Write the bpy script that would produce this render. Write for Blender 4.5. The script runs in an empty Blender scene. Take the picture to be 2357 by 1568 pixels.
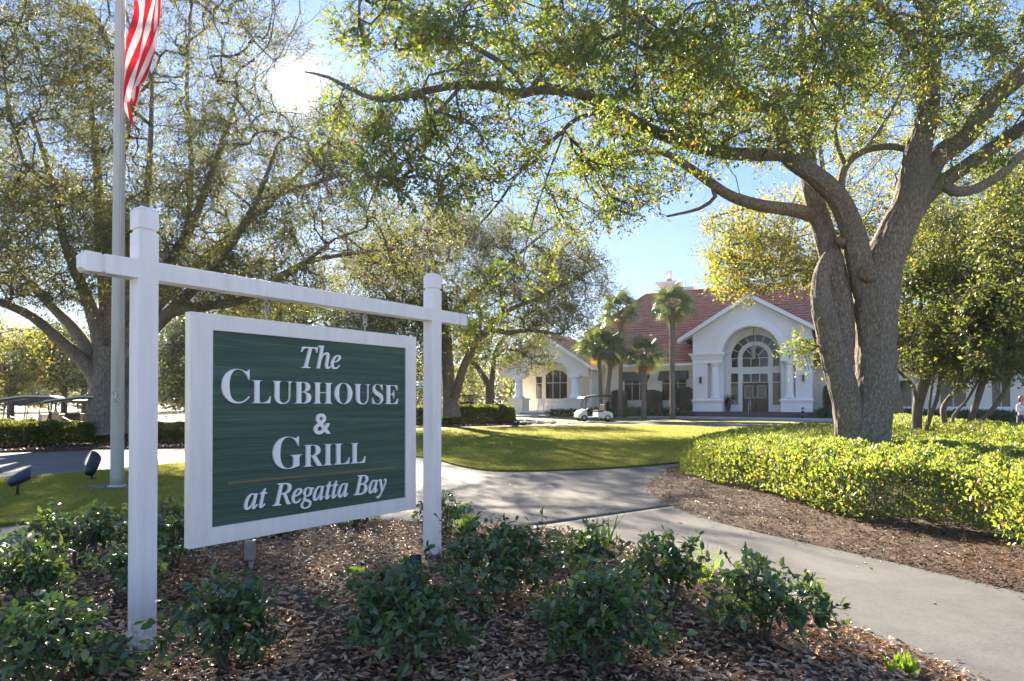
import bpy, bmesh, math, random
import numpy as np
from mathutils import Vector, Matrix, kdtree
from mathutils.geometry import tessellate_polygon, delaunay_2d_cdt
random.seed(7)
rng = np.random.default_rng(7)
R = math.radians
sc = bpy.context.scene
COL = sc.collection
PI = math.pi

# ------------------------------------------------------------------ camera
EYE = 1.45
F, CX, CY, TH = 1506.0, 1178.5, 914.2, R(0.6)
cam = bpy.data.cameras.new('camera')
cam.lens = 23.0
cam.sensor_width = 36.0
cam.shift_y = 0.0553
cam.clip_start = 0.05
cam.clip_end = 3000
camo = bpy.data.objects.new('camera', cam)
camo.location = (0, 0, EYE)
camo.rotation_euler = (R(90.6), 0, 0)
COL.objects.link(camo)
sc.camera = camo

# ------------------------------------------------------------------ sky and sun
SUN_AZ, SUN_EL = R(-18.4), R(24.95)          # azimuth from +Y, clockwise positive
sdir = Vector((math.sin(SUN_AZ) * math.cos(SUN_EL), math.cos(SUN_AZ) * math.cos(SUN_EL), math.sin(SUN_EL)))
world = bpy.data.worlds.new('World')
sc.world = world
world.use_nodes = True
nt = world.node_tree
nt.nodes.clear()
W = nt.nodes.new
out = W('ShaderNodeOutputWorld')
bg = W('ShaderNodeBackground')
sky = W('ShaderNodeTexSky')
sky.sky_type = 'NISHITA'
sky.sun_disc = False
sky.sun_elevation = SUN_EL
sky.sun_rotation = SUN_AZ
sky.air_density = 1.0
sky.dust_density = 0.1
sky.ozone_density = 3.5
SKY_STRENGTH = 0.12
bg.inputs['Strength'].default_value = SKY_STRENGTH
# the sun itself and the bright air round it
tc = W('ShaderNodeTexCoord')
nrm = W('ShaderNodeVectorMath'); nrm.operation = 'NORMALIZE'
dot = W('ShaderNodeVectorMath'); dot.operation = 'DOT_PRODUCT'
dot.inputs[1].default_value = sdir
nt.links.new(tc.outputs['Generated'], nrm.inputs[0])
nt.links.new(nrm.outputs[0], dot.inputs[0])
ac = W('ShaderNodeMath'); ac.operation = 'ARCCOSINE'
nt.links.new(dot.outputs['Value'], ac.inputs[0])
def glow(width_deg, amount, p=2.0):
    a = W('ShaderNodeMath'); a.operation = 'DIVIDE'; a.inputs[1].default_value = R(width_deg)
    nt.links.new(ac.outputs[0], a.inputs[0])
    b = W('ShaderNodeMath'); b.operation = 'POWER'; b.inputs[1].default_value = p
    nt.links.new(a.outputs[0], b.inputs[0])
    c = W('ShaderNodeMath'); c.operation = 'MULTIPLY'; c.inputs[1].default_value = -1
    nt.links.new(b.outputs[0], c.inputs[0])
    d = W('ShaderNodeMath'); d.operation = 'EXPONENT'
    nt.links.new(c.outputs[0], d.inputs[0])
    e = W('ShaderNodeMath'); e.operation = 'MULTIPLY'; e.inputs[1].default_value = amount
    nt.links.new(d.outputs[0], e.inputs[0])
    return e
g1, g2, g3 = glow(.36, 160, 1.25), glow(1.7, 1.0, 1.2), glow(7, .08, 1.2)
s1 = W('ShaderNodeMath'); s1.operation = 'ADD'
nt.links.new(g1.outputs[0], s1.inputs[0]); nt.links.new(g2.outputs[0], s1.inputs[1])
s2 = W('ShaderNodeMath'); s2.operation = 'ADD'
nt.links.new(s1.outputs[0], s2.inputs[0]); nt.links.new(g3.outputs[0], s2.inputs[1])
gc = W('ShaderNodeVectorMath'); gc.operation = 'SCALE'
gc.inputs[0].default_value = (1.0, 0.95, 0.86)
nt.links.new(s2.outputs[0], gc.inputs['Scale'])
hs = W('ShaderNodeHueSaturation')
hs.inputs['Saturation'].default_value = 1.0
hs.inputs['Hue'].default_value = .51
nt.links.new(sky.outputs[0], hs.inputs['Color'])
# clear winter air: pale at the horizon, azure above, the same all round
sep = W('ShaderNodeSeparateXYZ'); nt.links.new(nrm.outputs[0], sep.inputs[0])
cr = W('ShaderNodeValToRGB'); el = cr.color_ramp.elements
SKYR = [(0.0, (.098, .108, .113)), (.08, (.070, .089, .113)), (.18, (.046, .068, .113)), (.32, (.033, .055, .112)), (.52, (.024, .046, .110)), (1.0, (.041, .063, .107))]
el[0].position, el[0].color = 0, (*SKYR[0][1], 1); el[1].position, el[1].color = 1, (*SKYR[-1][1], 1)
for p_, c_ in SKYR[1:-1]: e_ = el.new(p_); e_.color = (*c_, 1)
nt.links.new(sep.outputs['Z'], cr.inputs[0])
scl = W('ShaderNodeVectorMath'); scl.operation = 'SCALE'; scl.inputs['Scale'].default_value = 1 / SKY_STRENGTH
nt.links.new(cr.outputs[0], scl.inputs[0])
mxs = W('ShaderNodeMix'); mxs.data_type = 'VECTOR'; mxs.inputs[0].default_value = .95
nt.links.new(hs.outputs[0], mxs.inputs[4]); nt.links.new(scl.outputs[0], mxs.inputs[5])
add = W('ShaderNodeVectorMath'); add.operation = 'ADD'
nt.links.new(mxs.outputs[1], add.inputs[0]); nt.links.new(gc.outputs[0], add.inputs[1])
nt.links.new(add.outputs[0], bg.inputs['Color'])
nt.links.new(bg.outputs[0], out.inputs['Surface'])

sun = bpy.data.lights.new('sun', 'SUN')
sun.energy = 2.7
sun.angle = R(0.6)
sun.color = (1.0, 0.88, 0.70)
suno = bpy.data.objects.new('sun', sun)
suno.rotation_euler = (-sdir).to_track_quat('-Z', 'Y').to_euler()
suno.location = sdir * 60
COL.objects.link(suno)

sc.view_settings.view_transform = 'Standard'
sc.view_settings.look = 'None'
sc.view_settings.gamma = 1
sc.view_settings.use_curve_mapping = False
sc.view_settings.exposure = 3.35
HAZE = .0002
sc.cycles.volume_bounces = 0
sc.cycles.max_bounces = 8
sc.cycles.diffuse_bounces = 4
sc.cycles.transparent_max_bounces = 4
sc.cycles.use_denoising = True
sc.cycles.sample_clamp_indirect = 6

# ------------------------------------------------------------------ layout helpers
def ray(px, py):
    x = (px - CX) / F; v = (CY - py) / F
    return x, math.cos(TH) - v * math.sin(TH), math.sin(TH) + v * math.cos(TH)
def at(px, py, Y):
    x, y, z = ray(px, py); t = Y / y
    return Vector((x * t, Y, EYE + z * t))
def sstep(a, b, x):
    t = np.clip((x - a) / (b - a), 0, 1)
    return t * t * (3 - 2 * t)
def hg(x, y):
    """height of the lie of the land"""
    x = np.asarray(x, float); y = np.asarray(y, float)
    base = np.interp(y, [0, 20, 26, 46, 52.5, 80, 400], [0, 0, .02, .23, .40, .5, .5])
    f = sstep(-12, -5, x)
    return base * f - (1 - f) * .2 * sstep(21, 27, y)
def gp(px, py, z0=0.0):
    x, y, z = ray(px, py)
    h = z0
    for _ in range(14):
        if z > -0.004: z = -0.004
        t = (h - EYE) / z
        h = float(hg(x * t, y * t)) + z0
    return (x * t, y * t)
def poly(pts, z0=0.0):
    return [gp(a, b, z0) for a, b in pts]
def smooth_poly(pts, n=4):
    """closed Chaikin smoothing"""
    for _ in range(n):
        q = []
        for i in range(len(pts)):
            a = pts[i]; b = pts[(i + 1) % len(pts)]
            q.append((a[0] * .75 + b[0] * .25, a[1] * .75 + b[1] * .25))
            q.append((a[0] * .25 + b[0] * .75, a[1] * .25 + b[1] * .75))
        pts = q
    return pts
def inside(P, pg):
    P = np.asarray(P, float); x = P[:, 0]; y = P[:, 1]
    c = np.zeros(len(P), bool)
    n = len(pg)
    for i in range(n):
        x1, y1 = pg[i]; x2, y2 = pg[(i + 1) % n]
        if y1 == y2: continue
        m = ((y1 > y) != (y2 > y)) & (x < (x2 - x1) * (y - y1) / (y2 - y1) + x1)
        c ^= m
    return c
def edge_dist(P, pg):
    P = np.asarray(P, float)[:, :2]
    d = np.full(len(P), 1e9)
    n = len(pg)
    for i in range(n):
        a = np.array(pg[i]); b = np.array(pg[(i + 1) % n]); ab = b - a
        L = max(float(ab @ ab), 1e-12)
        t = np.clip(((P - a) @ ab) / L, 0, 1)
        q = a + t[:, None] * ab
        d = np.minimum(d, np.hypot(P[:, 0] - q[:, 0], P[:, 1] - q[:, 1]))
    return d

# ------------------------------------------------------------------ object helpers
def link(name, me, parent=None, mats=()):
    o = bpy.data.objects.new(name, me)
    COL.objects.link(o)
    for m in mats: me.materials.append(m)
    if parent is not None: o.parent = parent
    return o
def tag(o, label=None, cat=None, group=None, kind=None):
    if label: o['label'] = label
    if cat: o['category'] = cat
    if group: o['group'] = group
    if kind: o['kind'] = kind
    return o
def empty(name, loc=(0, 0, 0), rz=0.0, label=None, cat=None, group=None):
    o = bpy.data.objects.new(name, None)
    o.empty_display_size = .1
    o.location = loc; o.rotation_euler = (0, 0, rz)
    COL.objects.link(o)
    return tag(o, label, cat, group)
KIDS = {}
def copy_thing(root, loc, rz=None, label=None, scale=None):
    def cp(o, par):
        c = o.copy(); COL.objects.link(c)
        if par is not None: c.parent = par
        for k in list(o.children): cp(k, c)
        return c
    r = cp(root, None)
    r.location = loc
    if rz is not None: r.rotation_euler = (0, 0, rz)
    if scale is not None: r.scale = (scale,) * 3 if not hasattr(scale, '__len__') else scale
    if label: r['label'] = label
    return r

class MB:
    """collects shapes into one mesh"""
    def __init__(s): s.v = []; s.f = []; s.sm = []; s.mi = []
    def add(s, vs, fs, smooth=False, mi=0):
        b = len(s.v); s.v.extend([tuple(x) for x in vs])
        for f in fs: s.f.append([b + i for i in f]); s.sm.append(smooth); s.mi.append(mi)
        return s
    def box(s, x0, x1, y0, y1, z0, z1, M=None, mi=0):
        vs = [Vector((x, y, z)) for z in (z0, z1) for y in (y0, y1) for x in (x0, x1)]
        if M is not None: vs = [M @ v for v in vs]
        return s.add(vs, [(0, 2, 3, 1), (4, 5, 7, 6), (0, 1, 5, 4), (2, 6, 7, 3), (0, 4, 6, 2), (1, 3, 7, 5)], mi=mi)
    def bar(s, a, b, w, h=None, mi=0):
        a = Vector(a); b = Vector(b); h = h or w
        d = (b - a); L = d.length; d.normalize()
        up = Vector((0, 0, 1)) if abs(d.z) < .95 else Vector((0, 1, 0))
        sx = d.cross(up).normalized(); sy = sx.cross(d)
        M = Matrix((sx, d, sy)).transposed().to_4x4(); M.translation = a
        return s.box(-w / 2, w / 2, 0, L, -h / 2, h / 2, M, mi)
    def tube(s, pts, rad, sides=8, cap=True, mi=0, smooth=True):
        v, f = tube_arrays(pts, rad, sides, cap)
        return s.add(v, f, smooth, mi)
    def lathe(s, prof, c=(0, 0, 0), n=24, cap=True, mi=0, axis='z'):
        vs = []; fs = []
        for r, z in prof:
            for k in range(n):
                a = 2 * PI * k / n
                p = (r * math.cos(a), r * math.sin(a), z)
                if axis == 'y': p = (p[0], p[2], p[1])
                if axis == 'x': p = (p[2], p[0], p[1])
                vs.append((c[0] + p[0], c[1] + p[1], c[2] + p[2]))
        m = len(prof)
        for i in range(m - 1):
            for k in range(n):
                fs.append((i * n + k, i * n + (k + 1) % n, (i + 1) * n + (k + 1) % n, (i + 1) * n + k))
        if cap:
            fs.append(tuple(range(n - 1, -1, -1))); fs.append(tuple((m - 1) * n + k for k in range(n)))
        return s.add(vs, fs, True, mi)
    def prism(s, outline, h0, h1, plane='xz', holes=(), mi=0):
        """flat outline (with holes) given thickness along the third axis"""
        def P(a, b, c):
            return {'xz': (a, c, b), 'xy': (a, b, c), 'yz': (c, a, b)}[plane]
        loops = [outline] + list(holes)
        tri = tessellate_polygon([[Vector((a, b, 0)) for a, b in l] for l in loops])
        flat = [p for l in loops for p in l]; n = len(flat)
        vs = [P(a, b, h0) for a, b in flat] + [P(a, b, h1) for a, b in flat]
        fs = [tuple(t) for t in tri] + [tuple(i + n for i in reversed(t)) for t in tri]
        b = 0
        for l in loops:
            m = len(l)
            for i in range(m):
                j = (i + 1) % m
                fs.append((b + i, b + j, n + b + j, n + b + i))
            b += m
        return s.add(vs, fs, False, mi)
    def build(s, name, mats, parent=None, bevel=0.0, fix=True):
        me = bpy.data.meshes.new(name)
        me.from_pydata(s.v, [], s.f)
        me.polygons.foreach_set('use_smooth', s.sm)
        me.polygons.foreach_set('material_index', s.mi)
        if fix:
            bm = bmesh.new(); bm.from_mesh(me); bmesh.ops.recalc_face_normals(bm, faces=bm.faces)
            if bevel:
                ed = [e for e in bm.edges if e.is_manifold and e.calc_face_angle(0) > .9]
                bmesh.ops.bevel(bm, geom=ed, offset=bevel, segments=2, affect='EDGES', profile=.6)
            bm.to_mesh(me); bm.free()
        if not isinstance(mats, (list, tuple)): mats = [mats]
        return link(name, me, parent, mats)

def tube_arrays(pts, rad, sides=8, cap=True, wob=None):
    pts = [Vector(p) for p in pts]; n = len(pts)
    vs = []; fs = []
    t = (pts[1] - pts[0]).normalized()
    up = Vector((0, 0, 1)) if abs(t.z) < .9 else Vector((1, 0, 0))
    a = t.cross(up).normalized()
    for i in range(n):
        if i == 0: t = pts[1] - pts[0]
        elif i == n - 1: t = pts[-1] - pts[-2]
        else: t = pts[i + 1] - pts[i - 1]
        if t.length < 1e-9: t = Vector((0, 0, 1))
        t.normalize()
        a = (a - t * a.dot(t))
        if a.length < 1e-6: a = t.orthogonal()
        a.normalize(); b = t.cross(a)
        r = rad[i] if hasattr(rad, '__len__') else rad
        for k in range(sides):
            an = 2 * PI * k / sides
            rr = r * (wob(i, k, an) if wob else 1)
            vs.append(pts[i] + (a * math.cos(an) + b * math.sin(an)) * rr)
    for i in range(n - 1):
        for k in range(sides):
            k2 = (k + 1) % sides
            fs.append((i * sides + k, i * sides + k2, (i + 1) * sides + k2, (i + 1) * sides + k))
    if cap:
        fs.append(tuple(range(sides - 1, -1, -1))); fs.append(tuple((n - 1) * sides + k for k in range(sides)))
    return vs, fs

def tri_mesh(name, V, T, parent=None, mats=(), smooth=False):
    V = np.asarray(V, np.float32).reshape(-1, 3); T = np.asarray(T, np.int32).reshape(-1, 3)
    me = bpy.data.meshes.new(name)
    me.vertices.add(len(V)); me.vertices.foreach_set('co', V.ravel())
    me.loops.add(T.size); me.loops.foreach_set('vertex_index', T.ravel())
    me.polygons.add(len(T))
    me.polygons.foreach_set('loop_start', np.arange(0, T.size, 3, dtype=np.int32))
    if smooth: me.polygons.foreach_set('use_smooth', np.ones(len(T), bool))
    me.update(calc_edges=True)
    return link(name, me, parent, mats)

# ------------------------------------------------------------------ materials
def new_mat(name):
    m = bpy.data.materials.new(name); m.use_nodes = True
    n = m.node_tree; n.nodes.clear()
    o = n.nodes.new('ShaderNodeOutputMaterial')
    return m, n, o
def ramp(n, stops, interp='LINEAR'):
    r = n.nodes.new('ShaderNodeValToRGB'); r.color_ramp.interpolation = interp
    e = r.color_ramp.elements
    while len(e) > 1: e.remove(e[-1])
    e[0].position = stops[0][0]; e[0].color = (*stops[0][1], 1)
    for p, c in stops[1:]:
        x = e.new(p); x.color = (*c, 1)
    return r
def pbr(name, cols, rough=.6, nscale=4.0, stretch=(1, 1, 1), bump=0.0, bscale=30.0, bdist=.01, metal=0.0, spec=.5, detail=6, space='Object', trans=0.0):
    """cols: one colour or several blended by noise"""
    m, n, o = new_mat(name)
    p = n.nodes.new('ShaderNodeBsdfPrincipled')
    p.inputs['Roughness'].default_value = rough
    p.inputs['Metallic'].default_value = metal
    p.inputs['Specular IOR Level'].default_value = spec
    tc = n.nodes.new('ShaderNodeTexCoord'); mp = n.nodes.new('ShaderNodeMapping')
    mp.inputs['Scale'].default_value = stretch
    n.links.new(tc.outputs[space], mp.inputs[0])
    if isinstance(cols[0], (int, float)): p.inputs['Base Color'].default_value = (*cols, 1)
    else:
        z = n.nodes.new('ShaderNodeTexNoise'); z.inputs['Scale'].default_value = nscale; z.inputs['Detail'].default_value = detail
        z.inputs['Roughness'].default_value = .65
        n.links.new(mp.outputs[0], z.inputs['Vector'])
        k = len(cols)
        r = ramp(n, [(.3 + .4 * i / (k - 1), c) for i, c in enumerate(cols)])
        n.links.new(z.outputs['Fac'], r.inputs[0]); n.links.new(r.outputs[0], p.inputs['Base Color'])
    if bump:
        z2 = n.nodes.new('ShaderNodeTexNoise'); z2.inputs['Scale'].default_value = bscale; z2.inputs['Detail'].default_value = 8
        n.links.new(mp.outputs[0], z2.inputs['Vector'])
        b = n.nodes.new('ShaderNodeBump'); b.inputs['Strength'].default_value = bump; b.inputs['Distance'].default_value = bdist
        n.links.new(z2.outputs['Fac'], b.inputs['Height']); n.links.new(b.outputs[0], p.inputs['Normal'])
    n.links.new(p.outputs[0], o.inputs[0])
    return m
def painted_wood(name, a, b):
    m, n, o = new_mat(name)
    p = n.nodes.new('ShaderNodeBsdfPrincipled'); p.inputs['Roughness'].default_value = .5
    tc = n.nodes.new('ShaderNodeTexCoord'); mp = n.nodes.new('ShaderNodeMapping'); mp.inputs['Scale'].default_value = (14, 14, 1.2)
    n.links.new(tc.outputs['Object'], mp.inputs[0])
    def noise(s, d, src): 
        z = n.nodes.new('ShaderNodeTexNoise'); z.inputs['Scale'].default_value = s; z.inputs['Detail'].default_value = d; z.inputs['Roughness'].default_value = .7
        n.links.new(src, z.inputs['Vector']); return z
    g, st, bl = noise(3, 8, mp.outputs[0]), noise(1.1, 6, mp.outputs[0]), noise(26, 4, tc.outputs['Object'])
    r1 = ramp(n, [(.3, a), (.65, b)]); n.links.new(st.outputs['Fac'], r1.inputs[0])
    # splashed dirt near the ground and scuffs, broken up by noise
    sp = n.nodes.new('ShaderNodeSeparateXYZ'); n.links.new(tc.outputs['Object'], sp.inputs[0])
    dz = n.nodes.new('ShaderNodeMapRange'); dz.inputs['From Min'].default_value = .30; dz.inputs['From Max'].default_value = .02
    n.links.new(sp.outputs['Z'], dz.inputs[0])
    r2 = ramp(n, [(.42, (0, 0, 0)), (.62, (1, 1, 1))]); n.links.new(bl.outputs['Fac'], r2.inputs[0])
    mu = n.nodes.new('ShaderNodeMath'); mu.operation = 'MULTIPLY'; n.links.new(dz.outputs[0], mu.inputs[0]); n.links.new(r2.outputs[0], mu.inputs[1])
    r3 = ramp(n, [(.68, (0, 0, 0)), (.76, (1, 1, 1))]); n.links.new(g.outputs['Fac'], r3.inputs[0])
    m3 = n.nodes.new('ShaderNodeMath'); m3.operation = 'MULTIPLY_ADD'; m3.inputs[1].default_value = .35; n.links.new(r3.outputs[0], m3.inputs[0]); n.links.new(mu.outputs[0], m3.inputs[2]); m3.use_clamp = True
    mx = n.nodes.new('ShaderNodeMix'); mx.data_type = 'RGBA'; n.links.new(m3.outputs[0], mx.inputs[0]); n.links.new(r1.outputs[0], mx.inputs[6]); mx.inputs[7].default_value = (.30, .24, .17, 1)
    n.links.new(mx.outputs[2], p.inputs['Base Color'])
    bp = n.nodes.new('ShaderNodeBump'); bp.inputs['Strength'].default_value = .35; bp.inputs['Distance'].default_value = .003
    n.links.new(g.outputs['Fac'], bp.inputs['Height']); n.links.new(bp.outputs[0], p.inputs['Normal']); n.links.new(p.outputs[0], o.inputs[0]); return m
def leaf_mat(name, stops, tcol, tmix=.45, rough=.4, spec=.5, tstops=None):
    m, n, o = new_mat(name)
    g = n.nodes.new('ShaderNodeNewGeometry'); oi = n.nodes.new('ShaderNodeObjectInfo')
    a = n.nodes.new('ShaderNodeMath'); a.operation = 'ADD'
    n.links.new(g.outputs['Random Per Island'], a.inputs[0]); n.links.new(oi.outputs['Random'], a.inputs[1])
    fr = n.nodes.new('ShaderNodeMath'); fr.operation = 'FRACT'; n.links.new(a.outputs[0], fr.inputs[0])
    r = ramp(n, stops); n.links.new(fr.outputs[0], r.inputs[0])
    p = n.nodes.new('ShaderNodeBsdfPrincipled')
    p.inputs['Roughness'].default_value = rough; p.inputs['Specular IOR Level'].default_value = spec
    n.links.new(r.outputs[0], p.inputs['Base Color'])
    t = n.nodes.new('ShaderNodeBsdfTranslucent')
    if tstops:
        r2 = ramp(n, tstops); n.links.new(fr.outputs[0], r2.inputs[0]); n.links.new(r2.outputs[0], t.inputs['Color'])
    else: t.inputs['Color'].default_value = (*tcol, 1)
    mx = n.nodes.new('ShaderNodeMixShader'); mx.inputs[0].default_value = tmix
    n.links.new(p.outputs[0], mx.inputs[1]); n.links.new(t.outputs[0], mx.inputs[2])
    n.links.new(mx.outputs[0], o.inputs[0])
    return m
def bark_mat(name, dark, light, sc_=(17, 17, 5), bump=1.0, dist=.03):
    m, n, o = new_mat(name)
    p = n.nodes.new('ShaderNodeBsdfPrincipled'); p.inputs['Roughness'].default_value = .9
    p.inputs['Specular IOR Level'].default_value = .2
    tc = n.nodes.new('ShaderNodeTexCoord'); mp = n.nodes.new('ShaderNodeMapping'); mp.inputs['Scale'].default_value = sc_
    n.links.new(tc.outputs['Object'], mp.inputs[0])
    z0 = n.nodes.new('ShaderNodeTexNoise'); z0.inputs['Scale'].default_value = 1.5; z0.inputs['Detail'].default_value = 4
    n.links.new(mp.outputs[0], z0.inputs['Vector'])
    mx = n.nodes.new('ShaderNodeVectorMath'); mx.operation = 'MULTIPLY_ADD'
    mx.inputs[1].default_value = (.9, .9, .9)
    n.links.new(z0.outputs['Color'], mx.inputs[0]); n.links.new(mp.outputs[0], mx.inputs[2])
    v = n.nodes.new('ShaderNodeTexVoronoi'); v.feature = 'DISTANCE_TO_EDGE'; v.inputs['Scale'].default_value = 1.6
    n.links.new(mx.outputs[0], v.inputs['Vector'])
    z = n.nodes.new('ShaderNodeTexNoise'); z.inputs['Scale'].default_value = 3; z.inputs['Detail'].default_value = 9; z.inputs['Roughness'].default_value = .7
    n.links.new(mp.outputs[0], z.inputs['Vector'])
    vm = n.nodes.new('ShaderNodeMapRange'); vm.inputs['From Max'].default_value = .35
    n.links.new(v.outputs[0], vm.inputs[0])
    h = n.nodes.new('ShaderNodeMath'); h.operation = 'MULTIPLY_ADD'; h.inputs[1].default_value = .30
    n.links.new(vm.outputs[0], h.inputs[0]); n.links.new(z.outputs['Fac'], h.inputs[2])
    r = ramp(n, [(.30, dark), (.80, light)])
    n.links.new(h.outputs[0], r.inputs[0])
    z3 = n.nodes.new('ShaderNodeTexNoise'); z3.inputs['Scale'].default_value = 1.1; z3.inputs['Detail'].default_value = 5
    n.links.new(tc.outputs['Object'], z3.inputs['Vector'])
    mr = n.nodes.new('ShaderNodeMix'); mr.data_type = 'RGBA'
    r3 = ramp(n, [(.52, (0, 0, 0)), (.66, (1, 1, 1))]); n.links.new(z3.outputs['Fac'], r3.inputs[0])
    sc3 = n.nodes.new('ShaderNodeMath'); sc3.operation = 'MULTIPLY'; sc3.inputs[1].default_value = .45
    n.links.new(r3.outputs[0], sc3.inputs[0]); n.links.new(sc3.outputs[0], mr.inputs[0])
    n.links.new(r.outputs[0], mr.inputs[6]); mr.inputs[7].default_value = (.15, .17, .13, 1)
    n.links.new(mr.outputs[2], p.inputs['Base Color'])
    b = n.nodes.new('ShaderNodeBump'); b.inputs['Strength'].default_value = bump; b.inputs['Distance'].default_value = dist
    n.links.new(h.outputs[0], b.inputs['Height']); n.links.new(b.outputs[0], p.inputs['Normal'])
    n.links.new(p.outputs[0], o.inputs[0])
    return m

M = {}
M['concrete'] = pbr('concrete', [(.145, .14, .132), (.19, .183, .172), (.225, .218, .205)], .85, .9, bump=.5, bscale=140, bdist=.004, detail=10)
def concrete():
    m, n, o = new_mat('concrete_walk')
    p = n.nodes.new('ShaderNodeBsdfPrincipled'); p.inputs['Roughness'].default_value = .85; p.inputs['Specular IOR Level'].default_value = .3
    tc = n.nodes.new('ShaderNodeTexCoord')
    def noise(s, d, r=.6):
        z = n.nodes.new('ShaderNodeTexNoise'); z.inputs['Scale'].default_value = s; z.inputs['Detail'].default_value = d; z.inputs['Roughness'].default_value = r
        n.links.new(tc.outputs['Object'], z.inputs['Vector']); return z
    a, b, c = noise(.55, 8, .7), noise(38, 6, .8), noise(3.5, 6, .7)
    r1 = ramp(n, [(.30, (.085, .082, .076)), (.5, (.115, .111, .103)), (.70, (.14, .135, .126))]); n.links.new(a.outputs['Fac'], r1.inputs[0])
    r2 = ramp(n, [(.33, (.62, .61, .60)), (.5, (1, 1, 1)), (.68, (1.0, 1.0, 1.0))]); n.links.new(b.outputs['Fac'], r2.inputs[0])
    r3 = ramp(n, [(.30, (.80, .79, .77)), (.55, (1, 1, 1))]); n.links.new(c.outputs['Fac'], r3.inputs[0])
    q = None
    for x, y in ((r1, r2), (None, r3)):
        mx = n.nodes.new('ShaderNodeMix'); mx.data_type = 'RGBA'; mx.blend_type = 'MULTIPLY'; mx.inputs[0].default_value = 1
        n.links.new((q or x).outputs[2 if q else 0], mx.inputs[6]); n.links.new(y.outputs[0], mx.inputs[7]); q = mx
    n.links.new(q.outputs[2], p.inputs['Base Color'])
    bp = n.nodes.new('ShaderNodeBump'); bp.inputs['Strength'].default_value = .8; bp.inputs['Distance'].default_value = .004
    n.links.new(b.outputs['Fac'], bp.inputs['Height']); n.links.new(bp.outputs[0], p.inputs['Normal'])
    n.links.new(p.outputs[0], o.inputs[0]); return m
M['concrete'] = concrete()
M['bounce_pale'] = pbr('bounce_lot_pale', [(.55, .50, .43), (.65, .60, .52)], .9, .5, bump=.2, bscale=50)  # for the added ground behind the camera that throws fill light
M['asphalt'] = pbr('walk_concrete', [(.28, .28, .28), (.36, .36, .36)], .85, .8, bump=.3, bscale=90, bdist=.004)
M['soil'] = pbr('soil', [(.035, .022, .014), (.075, .048, .03), (.12, .08, .05)], .95, 9, bump=1, bscale=40, bdist=.03)
M['grass_base'] = pbr('grass_base', [(.075, .10, .008), (.15, .145, .012), (.22, .185, .02)], .9, 1.6, bump=.9, bscale=160, bdist=.02, detail=10)
M['rough_grass'] = pbr('rough_grass', [(.05, .065, .012), (.10, .10, .028)], .9, .3, bump=.5, bscale=60, bdist=.03)
M['white_paint'] = painted_wood('white_paint', (.73, .665, .59), (.84, .77, .69))
M['white_frame'] = painted_wood('white_frame_paint', (.72, .65, .56), (.83, .76, .67))
M['letter'] = pbr('letter_white', (.84, .785, .72), .5)
M['sign_green'] = pbr('sandblasted_green', [(.018, .048, .028), (.034, .075, .044), (.07, .118, .072)], .55, 3.2, (.35, 6, 11), bump=.9, bscale=9, bdist=.006, detail=8)
M['gold'] = pbr('dull_gold_line', (.16, .115, .05), .5)
M['stucco'] = pbr('stucco', [(.76, .73, .68), (.82, .79, .74)], .85, .6, bump=.15, bscale=25, bdist=.01)
M['trim'] = pbr('trim_white', (.84, .815, .77), .6)
M['stucco2'] = pbr('stucco_warm_lit', [(.76, .70, .58), (.82, .76, .64)], .85, .6, bump=.15, bscale=25, bdist=.01)  # same white stucco, with warm reflected sunlight put into its colour
M['tile'] = pbr('roof_tile', [(.25, .095, .062), (.34, .125, .08), (.42, .165, .105)], .75, 1.6, (1, 1, 1), detail=6)
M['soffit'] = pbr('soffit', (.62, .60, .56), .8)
M['glass'] = pbr('window_glass', (.012, .016, .018), .03, spec=.5)
M['mullion'] = pbr('mullion', (.72, .73, .72), .5)
M['awning'] = pbr('awning_canvas', (.055, .065, .055), .9)
M['wood_door'] = pbr('door_wood', [(.035, .018, .011), (.07, .034, .02)], .4, 3, (6, 6, .6))
M['black'] = pbr('black_metal', (.012, .013, .015), .45)
M['navy'] = pbr('dark_blue_enamel', (.02, .03, .05), .4)
M['steel'] = pbr('steel', (.55, .55, .55), .3, metal=1)
M['pole'] = pbr('flagpole_aluminium', [(.40, .375, .30), (.50, .47, .38)], .5, 1.5, (3, 3, .4), metal=.15)
M['rope'] = pbr('rope', (.62, .58, .50), .9)
M['galv'] = pbr('galvanised_box', [(.32, .31, .28), (.45, .43, .38)], .5, 6, metal=.5)
M['stake'] = pbr('weathered_wood', [(.12, .085, .05), (.22, .16, .10)], .9, 4, (8, 8, 1))
M['step'] = pbr('brick_steps', [(.07, .055, .055), (.12, .095, .09)], .85, 6)
M['tyre'] = pbr('tyre', (.02, .02, .02), .85)
M['rim'] = pbr('rim', (.5, .5, .5), .35, metal=.8)
M['cart_white'] = pbr('cart_white', (.72, .72, .70), .3)
M['cart_beige'] = pbr('cart_beige', (.45, .38, .28), .6)
M['cart_roof'] = pbr('cart_roof_black', (.02, .021, .022), .35)
M['cart_roof_pale'] = pbr('cart_roof_pale', (.55, .53, .48), .5)
M['bag_red'] = pbr('bag_maroon', (.16, .02, .025), .6)
M['green_bag'] = pbr('green_bag', [(.015, .06, .045), (.03, .10, .07)], .45, 5)
M['mint'] = pbr('mint_canvas', (.42, .62, .52), .8)
M['post_tan'] = pbr('post_tan', (.4, .34, .25), .8)
M['urn'] = pbr('urn_glaze', (.04, .018, .015), .3)
M['stone'] = pbr('white_stone', [(.45, .44, .42), (.7, .69, .66)], .9, 5)
M['bark_oak'] = bark_mat('oak_bark', (.045, .037, .028), (.34, .29, .225))
M['bark_far'] = bark_mat('bark_far', (.05, .042, .032), (.26, .225, .175), (9, 9, 2.6), .8, .02)
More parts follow.
